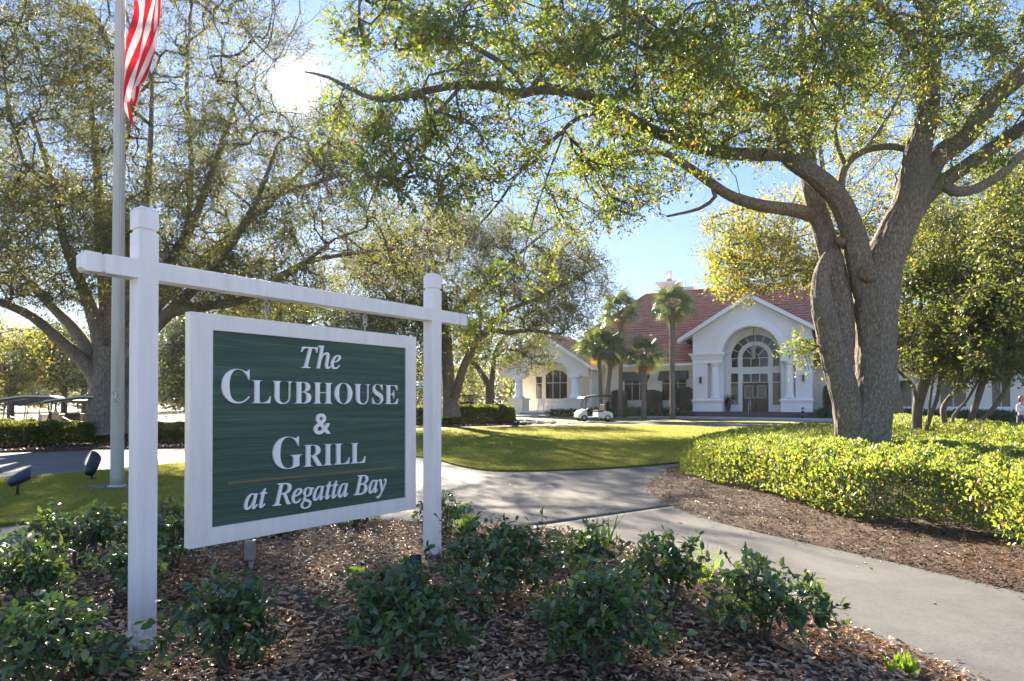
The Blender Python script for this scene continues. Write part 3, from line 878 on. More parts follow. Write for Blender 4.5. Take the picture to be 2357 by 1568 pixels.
# raised letters: drawn from serif outlines, each letter its own piece
def mathchars(s, base):
    o = ''
    for c in s:
        if 'A' <= c <= 'Z': o += chr(base + ord(c) - 65)
        elif 'a' <= c <= 'z':
            k = base + 26 + ord(c) - 97
            o += chr(0x210e if k == 0x1d455 else k)
        else: o += c
    return o
def letters(text, x0, x1, zbase0, zbase1, cap, caps_ref, offset=0.0, shear=0.0):
    """text squeezed between x0 and x1, its reference capital `cap` metres tall"""
    cu = bpy.data.curves.new('lettering', 'FONT'); cu.body = text; cu.size = 1; cu.offset = offset; cu.shear = shear; cu.resolution_u = 6
    to = bpy.data.objects.new('lettering', cu); COL.objects.link(to)
    dg = bpy.context.evaluated_depsgraph_get(); dg.update()
    me = bpy.data.meshes.new_from_object(to.evaluated_get(dg))
    bpy.data.objects.remove(to)
    bm = bmesh.new(); bm.from_mesh(me); bpy.data.meshes.remove(me)
    bmesh.ops.remove_doubles(bm, verts=bm.verts, dist=1e-5)
    co = [v.co for v in bm.verts]
    X0 = min(c.x for c in co); X1 = max(c.x for c in co)
    sx = (x1 - x0) / (X1 - X0); sz = cap / caps_ref
    seen = set(); isl = []
    bm.verts.ensure_lookup_table()
    for v in bm.verts:
        if v in seen: continue
        st = [v]; seen.add(v); comp = []
        while st:
            q = st.pop(); comp.append(q)
            for e in q.link_edges:
                r = e.other_vert(q)
                if r not in seen: seen.add(r); st.append(r)
        isl.append(comp)
    for comp in isl:
        if len(comp) < 4: continue
        idx = {v: i for i, v in enumerate(comp)}
        P = []
        for v in comp:
            x = x0 + (v.co.x - X0) * sx
            zz = zbase0 + (zbase1 - zbase0) * (x - x0) / (x1 - x0) + v.co.y * sz
            P.append((x, zz))
        fs = [tuple(idx[v] for v in f.verts) for f in {f for v in comp for f in v.link_faces}]
        mbd = MB(); n = len(P); yf = -by - .001; yb = -by + .015
        mbd.add([(a, yf, b) for a, b in P] + [(a, yb, b) for a, b in P], fs)
        ec = {}
        for f in fs:
            for i in range(len(f)): ec[(f[i], f[(i + 1) % len(f)])] = 1
        mbd.f += [(a, b, b + n, a + n) for (a, b) in ec if (b, a) not in ec]; k = len(mbd.f) - len(mbd.sm); mbd.sm += [False] * k; mbd.mi += [0] * k
        mbd.build('letter', M['letter'], board)
    bm.free()
BI, BU = 0x1d468, 0x1d400
CAP = .676       # capital height of that face at size 1 (measured)
letters(mathchars('The', 0x1d434), 1.056, 1.402, 1.708, 1.715, .142, .653, .004)
letters(mathchars('C', BU), .464, .657, 1.455, 1.455, .222, CAP, -.011)
letters(mathchars('LUBHOUSE', BU), .673, 1.987, 1.453, 1.447, .158, CAP, -.011)
letters('&', 1.164, 1.311, 1.232, 1.232, .152, .70, .012)
letters(mathchars('G', BU), .833, 1.068, .998, .998, .222, CAP, -.011)
letters(mathchars('RILL', BU), 1.078, 1.644, .998, .989, .160, CAP, -.011)
letters(mathchars('at Regatta Bay', 0x1d434), .623, 1.862, .754, .745, .140, .653, .004)
for t in (.80, 1.66):
    e = MB(); e.tube([(t, 0, 2.02), (t, 0, 2.062)], .006, 6)
    e.tube([(t + .018 * math.sin(a), 0, 2.08 - .018 * math.cos(a)) for a in np.linspace(0, 2 * PI, 13)], .005, 6)
    e.build('screw_eye', M['galv'], board)
    e = MB(); e.tube([(t, .018 * math.sin(a), 2.104 - .018 * math.cos(a)) for a in np.linspace(0, 2 * PI, 13)], .005, 6)
    e.tube([(t + .018 * math.sin(a), 0, 2.13 - .018 * math.cos(a)) for a in np.linspace(0, 2 * PI, 13)], .005, 6)
    e.tube([(t, 0, 2.146), (t, 0, 2.178)], .006, 6)
    e.build('chain_link', M['galv'], board)

# ------------------------------------------------------------------ flagpole, flag, halyard
FP = gp(269.5, 1121, .035); FPX, FPY = FP
pole = empty('flagpole', (FPX, FPY, 0), 0, 'tall tapered metal flagpole standing on a concrete pad in the lawn', 'flagpole')
m = MB(); zz = [.03, .2, 1, 3, 5, 7, 9, 11, 12.5]; rr = [.106, .104, .103, .098, .091, .083, .072, .058, .045]
m.lathe([(r, z) for r, z in zip(rr, zz)], n=32); m.build('pole_shaft', M['pole'], pole)
for z in (6.02, 6.07, 7.35):
    m = MB(); r = np.interp(z, zz, rr); m.lathe([(r + .001, z), (r + .005, z + .008), (r + .005, z + .018), (r + .001, z + .026)], n=32, cap=False); m.build('pole_collar', M['pole'], pole)
m = MB(); m.lathe([(.15, .03), (.15, .055), (.107, .075)], n=32); m.build('base_collar', M['pole'], pole)
m = MB(); m.lathe([(0.001, 12.5), (.09, 12.55), (.12, 12.64), (.08, 12.73), (.001, 12.76)], n=20); m.build('ball_finial', M['gold'], pole)
m = MB(); m.box(FPX - .50, FPX + .42, FPY - .32, FPY + .30, -.05, .05); pd = m.build('concrete_pad', M['concrete'], None, .01); pd.parent = pole; pd.location = (-FPX, -FPY, 0)
# cleat and coiled rope
cz = 1.60
tc_ = Vector((.35, -.94, 0)).normalized()
cp = tc_ * .106
m = MB(); m.tube([cp + Vector((0, 0, cz - .10)) + tc_ * .03, cp + Vector((0, 0, cz - .03)) + tc_ * .02, cp + Vector((0, 0, cz + .03)) + tc_ * .02, cp + Vector((0, 0, cz + .10)) + tc_ * .03], [.008, .013, .013, .008], 8)
m.bar(cp + Vector((0, 0, cz)), cp + tc_ * .02 + Vector((0, 0, cz)), .02); m.build('cleat', M['steel'], pole)
hal = empty('halyard', (FPX, FPY, 0), 0, 'thin white halyard rope tied off on the flagpole cleat', 'rope')
m = MB(); sx = Vector((tc_.y, -tc_.x, 0)) * -1
q0 = cp + tc_ * .03
pts = []
for i in range(90):
    a = i / 90 * 2 * PI * 5
    pts.append(q0 + sx * math.sin(a) * (.06 + .012 * math.sin(i)) + Vector((0, 0, cz + .085 * math.sin(a * .5 + i * .03) * 1.3)) + tc_ * .01 * math.sin(i * .7))
m.tube(pts, .006, 5)
m.tube([q0 + Vector((0, 0, cz)), q0 + sx * .03 + Vector((0, 0, cz + 1)), q0 * .96 + sx * .06 + Vector((0, 0, cz + 4)), tc_ * .10 + sx * .08 + Vector((0, 0, 12.3))], .005, 5)
m.tube([q0 + Vector((0, 0, cz)), q0 + sx * .005 + Vector((0, 0, cz + 1)), q0 * .97 + sx * .02 + Vector((0, 0, cz + 4)), tc_ * .10 + sx * .05 + Vector((0, 0, 12.3))], .005, 5)
m.build('rope_line', M['rope'], hal)
# limp flag
def flag_mat(name, col):
    m, n, o = new_mat(name)
    d = n.nodes.new('ShaderNodeBsdfPrincipled'); d.inputs['Base Color'].default_value = (*col, 1); d.inputs['Roughness'].default_value = .8
    t = n.nodes.new('ShaderNodeBsdfTranslucent'); t.inputs['Color'].default_value = (*[min(1, c * 1.2) for c in col], 1)
    x = n.nodes.new('ShaderNodeMixShader'); x.inputs[0].default_value = .5
    n.links.new(d.outputs[0], x.inputs[1]); n.links.new(t.outputs[0], x.inputs[2]); n.links.new(x.outputs[0], o.inputs[0]); return m
fr_, fw_, fb_ = flag_mat('flag_red', (.60, .02, .03)), flag_mat('flag_white', (.8, .78, .76)), flag_mat('flag_blue', (.02, .03, .15))
nu, nv = 70, 78
vs = []; fs = []; mi = []
ztop = 10.3
for i in range(nu + 1):
    u = i / nu
    for j in range(nv + 1):
        v = j / nv
        # hoist edge hangs straight; the fly droops in folds
        out_ = math.sin(min(1, u / .40) * PI / 2)
        tap = 1 - .62 * max(0, (u - .5) / .5) ** 1.2
        x = .13 + .74 * out_ * tap * (1 - v * .86) + .03 * u * math.sin(v * 15 + u * 5)
        z = ztop - 1.52 * v * (1 - .30 * u) - 3.0 * (.30 * u + .70 * u ** 1.45) - .25 * out_ * (1 - v)
        z += .10 * u * math.sin(v * 9 + 1)
        y = -.05 + .13 * min(1, u * 3) * math.sin(v * 13 + u * 7) + .06 * math.sin(u * 8 + v * 5) * u
        vs.append((x, y, z))
for i in range(nu):
    for j in range(nv):
        a = i * (nv + 1) + j
        fs.append((a, a + 1, a + nv + 2, a + nv + 1))
        s = j * 13 // nv
        mi.append(2 if (s < 7 and i < nu * .4) else (s % 2))
me = bpy.data.meshes.new('flag'); me.from_pydata(vs, [], fs)
fo = link('flag', me, None, [fr_, fw_, fb_]); me.polygons.foreach_set('material_index', mi); me.polygons.foreach_set('use_smooth', [True] * len(fs))
fo.location = (FPX, FPY, 0); tag(fo, 'red and white striped flag hanging limp from the flagpole', 'flag')

# ------------------------------------------------------------------ ground spotlights, junction box, bag, path lights
def spotlight(loc, yaw, tilt, label, mat, s=1.0, h=.10):
    r = empty('spotlight', loc, yaw, label, 'spotlight', 'spotlights in the grass and planting bed')
    Mx = Matrix.Rotation(tilt, 4, 'X'); Mx.translation = Vector((0, 0, h + .07 * s))
    m = MB(); prof = [(.02, -.11), (.045, -.10), (.062, -.06), (.068, 0), (.070, .12)]
    m.lathe([(a * s, b * s) for a, b in prof], n=20, axis='y')
    # slanted hood
    n = 20; vs = []
    for k in range(n):
        a = 2 * PI * k / n; x, z = .070 * math.cos(a) * s, .070 * math.sin(a) * s
        vs += [(x, .12 * s, z), (x, (.15 + .045 * math.sin(a)) * s, z)]
    m.add(vs, [(2 * k, (2 * k + 2) % (2 * n), (2 * k + 3) % (2 * n), 2 * k + 1) for k in range(n)], True)
    m.v = [tuple(Mx @ Vector(v)) for v in m.v]
    m.build('lamp_housing', mat, r, fix=False)
    m = MB(); m.lathe([(.001, .118 * s), (.066 * s, .119 * s)], n=20, axis='y', cap=False); m.v = [tuple(Mx @ Vector(v)) for v in m.v]; m.build('lens', M['glass'], r)
    m = MB(); m.tube([(0, 0, -.08), (0, 0, h * .6), (0, .0, h + .02)], .014 * s, 8); m.lathe([(.03 * s, 0), (.03 * s, .03)], n=10); m.bar((0, 0, h - .01), (0, 0, h + .05), .03 * s, .045 * s); m.build('stake_mount', M['black'], r)
    return r
def gz(p, f): return float(f(np.array([p[0]]), np.array([p[1]]))[0])
p = gp(40, 1140, .035); spotlight((p[0], p[1], .035), R(-55), R(30), 'dark spotlight tilted to the right at the left end of the lawn', M['navy'], 1.25, .16)
p = gp(211, 1103, .035); spotlight((p[0], p[1], .035), R(-15), R(65), 'black oval faced spotlight standing near the flagpole beside the walk', M['black'], 1.5, .12)
p = gp(347, 1118, .035); spotlight((p[0], p[1], .035), R(30), R(70), 'black spotlight mostly hidden behind the left white sign post', M['black'], 1.6, .08)
p = gp(955, 1390, .08); spotlight((p[0], p[1], .09), R(40), R(75), 'dark blue spotlight in the leaf litter aimed up at the sign', M['navy'], .95, .07)
p = gp(574, 1312, .08); jb = empty('junction_box', (p[0], p[1], .07), R(10), 'grey metal outlet box on a short post under the sign', 'outlet box')
m = MB(); m.box(-.052, .0, -.01, .04, -.15, .28); m.build('wood_stake', M['stake'], jb)
m = MB(); m.box(-.028, .055, -.075, -.012, .105, .265); m.build('box', M['galv'], jb, .004)
m = MB(); m.box(-.020, .047, -.080, -.0755, .115, .255); m.build('cover_plate', M['galv'], jb, .001)
m = MB(); m.tube([(.02, -.04, -.15), (.02, -.04, .105)], .019, 10); m.build('conduit', M['galv'], jb)
m = MB(); m.tube([(.02, -.035, .265), (.02, -.03, .29)], .013, 10); m.build('conduit_nipple', M['galv'], jb)

# ------------------------------------------------------------------ golf carts
def wheel(parent, x, y, r):
    m = MB(); m.lathe([(r * .62, -.09), (r * .93, -.09), (r, -.06), (r, .06), (r * .93, .09), (r * .62, .09)], n=20, axis='x', cap=False)
    m.v = [(a + x, b + y, c + r) for a, b, c in m.v]; wv = m.build('wheel', M['tyre'], parent)
    m = MB(); m.lathe([(.02, -.07), (r * .62, -.08), (r * .62, .08), (.02, .07)], n=16, axis='x'); m.v = [(a + x, b + y, c + r) for a, b, c in m.v]; m.build('rim', M['rim'], wv)
def golf_cart(loc, rz, label, body='cart_white', roof='cart_roof', long=0, bag=False):
    """front looks along -y"""
    r = empty('golf_cart', loc, rz, label, 'golf cart', 'golf carts parked about the club grounds')
    Lb = long
    for x in (-.5, .5):
        wheel(r, x, -.85, .23); wheel(r, x, .85 + Lb, .23)
    m = MB()
    prof = [(-1.28, .30), (-1.25, .55), (-1.05, .72), (-.78, .86), (-.70, .84), (-.62, .42), (-.55, .34), (.15, .34), (.18, .30), (-.5, .24), (-1.1, .24)]
    m.prism(prof, -.56, .56, 'yz'); m.build('front_cowl', M[body], r, .02)
    m = MB()
    prof = [(.15, .24), (.15, .62), (.30, .66), (.95 + Lb, .70), (1.22 + Lb, .60), (1.25 + Lb, .30), (1.1 + Lb, .26)]
    m.prism(prof, -.58, .58, 'yz'); m.build('rear_body', M[body], r, .02)
    m = MB(); m.box(-.5, .5, -.62, .2 + Lb, .24, .30); m.build('floor_pan', M['black'], r)
    rows = [0] + ([.85, 1.7] if long else [])
    for q in rows:
        m = MB(); m.box(-.54, .54, .15 + q, .62 + q, .665 + .02, .80); m.build('seat', M['cart_beige'] if body != 'cart_white' or long else M['black'], r, .03)
        m = MB(); m.box(-.52, .52, .64 + q, .74 + q, .84, 1.2); m.build('seat_back', M['cart_beige'] if body != 'cart_white' or long else M['black'], r, .03)
    m = MB(); m.prism([(-.95, 1.62), (-.85, 1.70), (.2, 1.86), (1.0 + Lb, 1.85), (1.25 + Lb, 1.78), (1.22 + Lb, 1.70), (.2, 1.77), (-.90, 1.59)], -.60, .60, 'yz'); m.build('roof', M['cart_roof'], r, .015)
    m = MB(); m.prism([(-.97, 1.63), (-.85, 1.72), (.2, 1.885), (1.0 + Lb, 1.875), (1.27 + Lb, 1.80), (1.27 + Lb, 1.76), (1.0 + Lb, 1.825), (.2, 1.835), (-.85, 1.67), (-.97, 1.60)], -.615, .615, 'yz'); m.build('roof_trim', M[roof], r)
    for x in (-.5, .5):
        m = MB(); m.tube([(x, -.74, .84), (x, -.62, 1.73)], .02, 6); m.build('roof_post', M['black'], r)
        m = MB(); m.tube([(x, .86 + Lb, .68), (x, .98 + Lb, 1.2), (x, .92 + Lb, 1.77)], .022, 6); m.build('roof_post', M['black'], r)
    m = MB(); c = Vector((-.25, -.28, 1.0)); ax = Vector((0, .55, .83)); e1 = Vector((1, 0, 0)); e2 = ax.cross(e1)
    m.tube([c + (e1 * math.cos(a) + e2 * math.sin(a)) * .17 for a in np.linspace(0, 2 * PI, 17)], .016, 6)
    m.tube([c, c - ax * .55], .022, 6); m.bar(c - e1 * .16, c + e1 * .16, .03, .02); m.build('steering_wheel', M['black'], r)
    for x in (-.36, .36):
        m = MB(); m.lathe([(.001, 0), (.06, .0), (.07, .02)], (0, 0, 0), 12, False, axis='y'); m.v = [(a + x, b - 1.262, cc + .52) for a, b, cc in m.v]; m.build('headlight', M['glass'], r)
    m = MB(); m.box(-.5, .5, 1.0 + Lb, 1.05 + Lb, .75, 1.25) if not bag else m.bar((-.4, 1.0, .9), (.4, 1.0, .9), .04); m.build('bag_rack', M['black'], r)
    return r

# ------------------------------------------------------------------ clubhouse
BC = Vector((20.1, 54, 0)); BR = R(-28)
uu = (math.cos(BR), math.sin(BR)); vv = (-uu[1], uu[0])
def bs(px, d=0):
    r = (px - 1178.5) / F
    return (r * (BC.y + d * vv[1]) - BC.x - d * vv[0]) / (uu[0] - r * uu[1])
def bz(py, s, d=0): return EYE + (930 - py) * (BC.y + s * uu[1] + d * vv[1]) / F
def bw_(s, d, z=0): return Vector((BC.x + s * uu[0] + d * vv[0], BC.y + s * uu[1] + d * vv[1], z))
club = empty('clubhouse', BC, BR, 'white stucco clubhouse with a red tiled roof and tall arched entrance', 'building')
FL, GR = .80, .41
WD, EZ = 1.4, 5.0             # main wall set back, eave height
def part(m, name, mat, parent=club, bevel=0): return m.build(name, M[mat], parent, bevel)
def window(s0, s1, z0, z1, d, cols, rows, name='window', fr=.07, arch=0.0, arch_seg=14):
    """framed window lying on the wall whose face is at depth d; rows are heights where bars run"""
    f = MB()
    zt = lambda x: z1 + (arch * (1 - ((2 * (x - s0) / (s1 - s0)) - 1) ** 2) if arch else 0)
    xs = np.linspace(s0, s1, arch_seg + 1)
    if arch:
        outer = [(s0 - fr, z0 - fr), (s1 + fr, z0 - fr)] + [(x + (fr if x == s1 else (-fr if x == s0 else 0)), zt(x) + fr) for x in xs[::-1]]
        inner = [(s0, z0), (s1, z0)] + [(x, zt(x)) for x in xs[::-1]]
    else:
        outer = [(s0 - fr, z0 - fr), (s1 + fr, z0 - fr), (s1 + fr, z1 + fr), (s0 - fr, z1 + fr)]
        inner = [(s0, z0), (s1, z0), (s1, z1), (s0, z1)]
    f.prism(outer, d - .05, d + .06, 'xz', [inner])
    w_ = part(f, name, 'mullion')
    cs = [s0] + list(cols) + [s1]; rs = [z0] + list(rows) + [z1]
    for x in cols:
        b = MB(); b.box(x - .025, x + .025, d - .045, d + .05, z0, zt(x)); part(b, 'mullion_bar', 'mullion', w_)
    for z in rows:
        for i in range(len(cs) - 1):
            b = MB(); b.box(cs[i] + (.026 if i else 0), cs[i + 1] - (.026 if i < len(cs) - 2 else 0), d - .042, d + .047, z - .025, z + .025); part(b, 'mullion_bar', 'mullion', w_)
    for i in range(len(cs) - 1):
        for j in range(len(rs) - 1):
            g = MB()
            top = rs[j + 1]
            if arch and j == len(rs) - 2:
                xx = np.linspace(cs[i], cs[i + 1], 6)
                g.prism([(cs[i], rs[j]), (cs[i + 1], rs[j])] + [(x, zt(x)) for x in xx[::-1]], d - .005, d + .01, 'xz')
            else: g.box(cs[i], cs[i + 1], d - .005, d + .01, rs[j], top)
            part(g, 'pane', 'glass', w_)
    return w_

# portico
pL, pR = -5.1, 4.27; ac, ar, az = -.35, 2.31, 5.62
arc = lambda r, n=28, a0=0, a1=PI: [(ac + r * math.cos(a), az + r * math.sin(a)) for a in np.linspace(a0, a1, n)]
gslope = .60
apex = (-.40, 10.55)
wallout = [(pL, 4.92), (pL, apex[1] - gslope * (apex[0] - pL) - .35), (apex[0], apex[1] - .35), (pR, apex[1] - gslope * (pR - apex[0]) - .35), (pR, 4.92)]
# front wall: gable with the arch cut out
outl = [(pL, 5.76)] + wallout[1:4] + [(pR, 5.76), (ac + ar, 5.76)] + [p for p in arc(ar) if p[1] > 5.77] + [(ac - ar, 5.76)]
m = MB(); m.prism(outl, .0, .45); part(m, 'gable_wall', 'stucco')
def rake_strip(off0, off1, y0, y1, name, mat):
    for sgn, xe in ((-1, -6.27), (1, 5.6)):
        xs0 = apex[0]; z_a = apex[1]
        ze = z_a - gslope * abs(xe - xs0)
        m = MB(); m.prism([(xs0, z_a - off0), (xe, ze - off0), (xe, ze - off1), (xs0, z_a - off1)], y0, y1); part(m, name, mat)
rake_strip(-.05, .33, -.62, -.50, 'rake_board', 'trim')
rake_strip(.10, .34, -.498, .44, 'rake_soffit', 'soffit')
# recessed relief line on the gable wall
for sgn in (-1, 1):
    m = MB(); x1 = apex[0] + sgn * 3.9; zc = lambda x: apex[1] - 1.15 - gslope * abs(x - apex[0])
    m.prism([(apex[0], zc(apex[0])), (x1, zc(x1)), (x1, zc(x1) - .05), (apex[0], zc(apex[0]) - .05)], -.025, .0); part(m, 'wall_moulding', 'trim')
# archivolt
for r0, r1, y0, nm in ((ar, ar + .34, -.16, 'archivolt'), (ar + .342, ar + .50, -.09, 'archivolt_outer')):
    m = MB(); a_ = [p for p in arc(r1, 36)]; b_ = [p for p in arc(r0, 36)][::-1]
    m.prism(a_ + b_, y0, -.002); part(m, nm, 'trim')
m = MB(); a_ = arc(ar + .002, 30); b_ = arc(ar - .06, 30)[::-1]; m.prism(a_ + b_, -.1, .46); part(m, 'arch_soffit', 'stucco')
# piers, entablature, columns, pedestals
for side in (-1, 1):
    xo = pL if side < 0 else pR
    xi = ac + side * ar
    lo, hi = sorted((xo, xi + side * -.0))
    for k, (z0, z1, pr) in enumerate(((4.92, 5.30, .03), (5.302, 5.52, .10), (5.522, 5.66, .18), (5.662, 5.78, .30))):
        m = MB(); m.box(lo - pr, hi + pr, -pr - .02, 1.3, z0, z1); part(m, 'entablature', 'trim')
    px_in = xo - side * 1.22
    l2, h2 = sorted((xo, px_in))
    m = MB(); m.box(l2, h2, 0, 1.25, 1.9, 4.918); part(m, 'pier', 'stucco')
    m = MB(); m.box(lo - .02, hi + .02, .6, 1.25, 1.9, 4.918); part(m, 'pier_return', 'stucco')
    for z0, z1, pr in ((FL, 1.60, .02), (1.602, 1.72, .08), (1.722, 1.80, .14), (1.802, 1.898, .04)):
        m = MB(); m.box(lo - pr, hi + pr, -pr - .03, 1.28, z0, z1); part(m, 'pedestal', 'trim')
    cx = xi + side * .62
    m = MB(); m.lathe([(.46, 1.9), (.46, 2.04), (.40, 2.08), (.42, 2.14), (.37, 2.2), (.36, 2.3), (.365, 3.1), (.34, 4.0), (.30, 4.58), (.30, 4.62), (.34, 4.66), (.34, 4.72), (.42, 4.80), (.42, 4.918)], (cx, .36, 0), 28); part(m, 'column', 'trim')
    sx_ = xo - side * .66
    sc0 = MB(); sc0.box(sx_ - .09, sx_ + .09, -.14, .0, 3.2, 3.78); scn = part(sc0, 'wall_sconce', 'black')
    g = MB(); g.box(sx_ - .07, sx_ + .07, -.147, -.141, 3.28, 3.70); part(g, 'sconce_glass', 'glass', scn)
# recessed entrance wall
RD = 1.9
ew = [(-2.75, FL), (2.05, FL), (2.05, az + 0.1)] + [p for p in arc(ar + .08, 28) if p[1] > az + .1] + [(-2.77, az + .1)]
def hole(x0, x1, z0, z1): return [(x0, z0), (x1, z0), (x1, z1), (x0, z1)]
dl, dr = bs(1674.5 + 0, RD), None
ds = lambda zx: bs((1880 + zx / 4.9) / 1.18795, RD)
dzv = lambda zy: bz((850 + zy / 4.9) / 1.18795, -.3, RD)
door0, door1 = ds(735), ds(1085)
dcx = (door0 + door1) / 2
dw = (door1 - door0) / 2
slw = .56; gap_ = .36
sl_l = (dcx - dw - gap_ - slw, dcx - dw - gap_); sl_r = (dcx + dw + gap_, dcx + dw + gap_ + slw)
zt0, zt1 = dzv(960), dzv(840)
zs0 = dzv(1255)
zw0, zw1 = dzv(750), dzv(630)
Ro, Ri, Rm = dzv(315) - zw1, dzv(465) - zw1, dzv(405) - zw1
def arcw(r, n=24, c=None): return [(dcx + r * math.cos(a), zw1 + r * math.sin(a)) for a in np.linspace(0, PI, n)]
ro = sl_r[1] - dcx
rm_o = ro; rm_i = sl_r[0] - dcx
holes = [hole(door0, door1, FL + .002, zt1 + .02), hole(sl_l[0], sl_l[1], zs0, zt1 + .02), hole(sl_r[0], sl_r[1], zs0, zt1 + .02)]
big = [(dcx + ro, zw0), ] + [(dcx + ro * math.cos(a), zw1 + ro * math.sin(a)) for a in np.linspace(0, PI, 26)] + [(dcx - ro, zw0)]
ring_i = [(dcx + rm_i, zw0)] + [(dcx + rm_i * math.cos(a), zw1 + rm_i * math.sin(a)) for a in np.linspace(0, PI, 26)] + [(dcx - rm_i, zw0)]
rin = dw
ring_c = [(dcx + rin, zw0)] + [(dcx + rin * math.cos(a), zw1 + rin * math.sin(a)) for a in np.linspace(0, PI, 26)] + [(dcx - rin, zw0)]
ewall = [(ac - ar - .1, FL), (ac + ar + .1, FL), (ac + ar + .1, az)] + arc(ar + .1, 26) + [(ac - ar - .1, az)]
# keep the lower edge clear of the door opening: door hole reaches the floor, so it is cut from the outline
ewall = [(ac - ar - .1, FL), (door0, FL), (door0, zt1 + .02), (door1, zt1 + .02), (door1, FL), (ac + ar + .1, FL)] + arc(ar + .1, 26) 
m = MB(); m.prism(ewall, RD, RD + .25, 'xz', [holes[1], holes[2], big]); part(m, 'entrance_wall', 'stucco')
m = MB(); m.prism(ring_i + ring_c[::-1], RD - .012, RD + .2); part(m, 'arch_band', 'stucco')
for sgn in (-1, 1):
    x = ac + sgn * (ar + .02)
    m = MB(); m.box(min(x, x + sgn * .1), max(x, x + sgn * .1), 1.25, RD, FL, az); part(m, 'jamb_wall', 'stucco')
m = MB(); a_ = arc(ar + .10, 30); b_ = arc(ar, 30)[::-1]; m.prism(a_ + b_, .46, RD); part(m, 'vault', 'stucco')
# fan window panes
fan = MB(); fan.prism(big, RD + .10, RD + .12); fw = part(fan, 'fan_window', 'glass')
def radial(r0, r1, angs, parent):
    for a in angs:
        m = MB(); m.bar((dcx + r0 * math.cos(a), RD + .07, zw1 + r0 * math.sin(a)), (dcx + r1 * math.cos(a), RD + .07, zw1 + r1 * math.sin(a)), .05, .05); part(m, 'mullion_bar', 'mullion', parent)
radial(rm_i, ro, [PI * k / 8 for k in range(1, 8)], fw)
radial(.32, rin, [PI * k / 4 for k in (1, 2, 3)], fw)
m = MB(); m.prism([(dcx + .35 * math.cos(a), zw1 + .35 * math.sin(a)) for a in np.linspace(0, PI, 14)] + [(dcx + .30 * math.cos(a), zw1 + .30 * math.sin(a)) for a in np.linspace(PI, 0, 14)], RD + .04, RD + .095); part(m, 'mullion_bar', 'mullion', fw)
m = MB(); m.box(dcx - ro, dcx + ro, RD + .045, RD + .098, zw1 - .025, zw1 + .025); part(m, 'mullion_bar', 'mullion', fw)
for x in (-rin, -rin / 3, rin / 3, rin, -rm_i, rm_i, -ro + .02, ro - .02):
    m = MB(); m.box(dcx + x - .022, dcx + x + .022, RD + .04, RD + .099, zw0, zw1 - .027); part(m, 'mullion_bar', 'mullion', fw)
m = MB(); m.box(dcx - ro, dcx + ro, RD - .06, RD, zw0 - .05, zw0 - .002); part(m, 'fan_sill', 'trim')
for q in (sl_l, sl_r): window(q[0], q[1], zs0, zt1 + .02, RD + .05, [], [zt0], 'sidelight', .05)
for q in (sl_l, sl_r):
    for z0, z1, pr in ((FL, 1.05, .05), (1.052, 1.28, .02), (1.282, 1.36, .07)):
        m = MB(); m.box(q[0] - .28, q[1] + .24, RD - pr, RD - .001, z0, z1); part(m, 'sill_panel', 'trim')
x3 = [door0 + (door1 - door0) * k / 3 for k in (1, 2)]
window(door0 + .05, door1 - .05, zt0 + .04, zt1 - .03, RD + .08, x3, [], 'transom', .05)
for k in (0, 1):
    x0 = door0 + .03 + k * (dw - .02); x1 = x0 + dw - .05
    gz0, gz1 = 1.95, zt0 - .28
    m = MB(); m.prism([(x0, FL + .02), (x1, FL + .02), (x1, zt0 - .01), (x0, zt0 - .01)], RD + .05, RD + .11, 'xz', [[(x0 + .17, gz0), (x1 - .17, gz0), (x1 - .17, gz1), (x0 + .17, gz1)]]); dr_ = part(m, 'door', 'wood_door')
    m = MB(); m.box(x0 + .17, x1 - .17, RD + .075, RD + .085, gz0, gz1); part(m, 'door_glass', 'glass', dr_)
    m = MB(); m.prism([(x0 + .17, gz0), (x1 - .17, gz0), (x1 - .17, gz1), (x0 + .17, gz1)], RD + .04, RD + .05, 'xz', [[(x0 + .20, gz0 + .03), (x1 - .20, gz0 + .03), (x1 - .20, gz1 - .03), (x0 + .20, gz1 - .03)]]); part(m, 'glass_bead', 'mullion', dr_)
    m = MB(); xh = x1 - .06 if k == 0 else x0 + .06; m.tube([(xh, RD, 1.65), (xh, RD - .03, 1.75), (xh, RD - .03, 2.05), (xh, RD, 2.15)], .015, 6); part(m, 'door_handle', 'steel', dr_)
m = MB(); m.lathe([(.10, -.0), (.16, .0), (.16, .012), (.10, .012)], (0, 0, 0), 20, False, axis='y'); m.v = [(a + sl_l[0] + .17, b + RD + .02, c + zs0 + .19) for a, b, c in m.v]; part(m, 'round_sticker', 'mullion')
# steps and landing
for k, (s0, s1, y0, z) in enumerate(((-5.3, 4.6, -.35, FL), (-5.0, 4.9, -.75, FL - .13), (-4.7, 5.2, -1.15, FL - .26))):
    m = MB(); m.box(s0, s1, y0, RD + .3 - k * .01 if k == 0 else y0 + .42, GR - .3, z - .001); part(m, 'step', 'step')
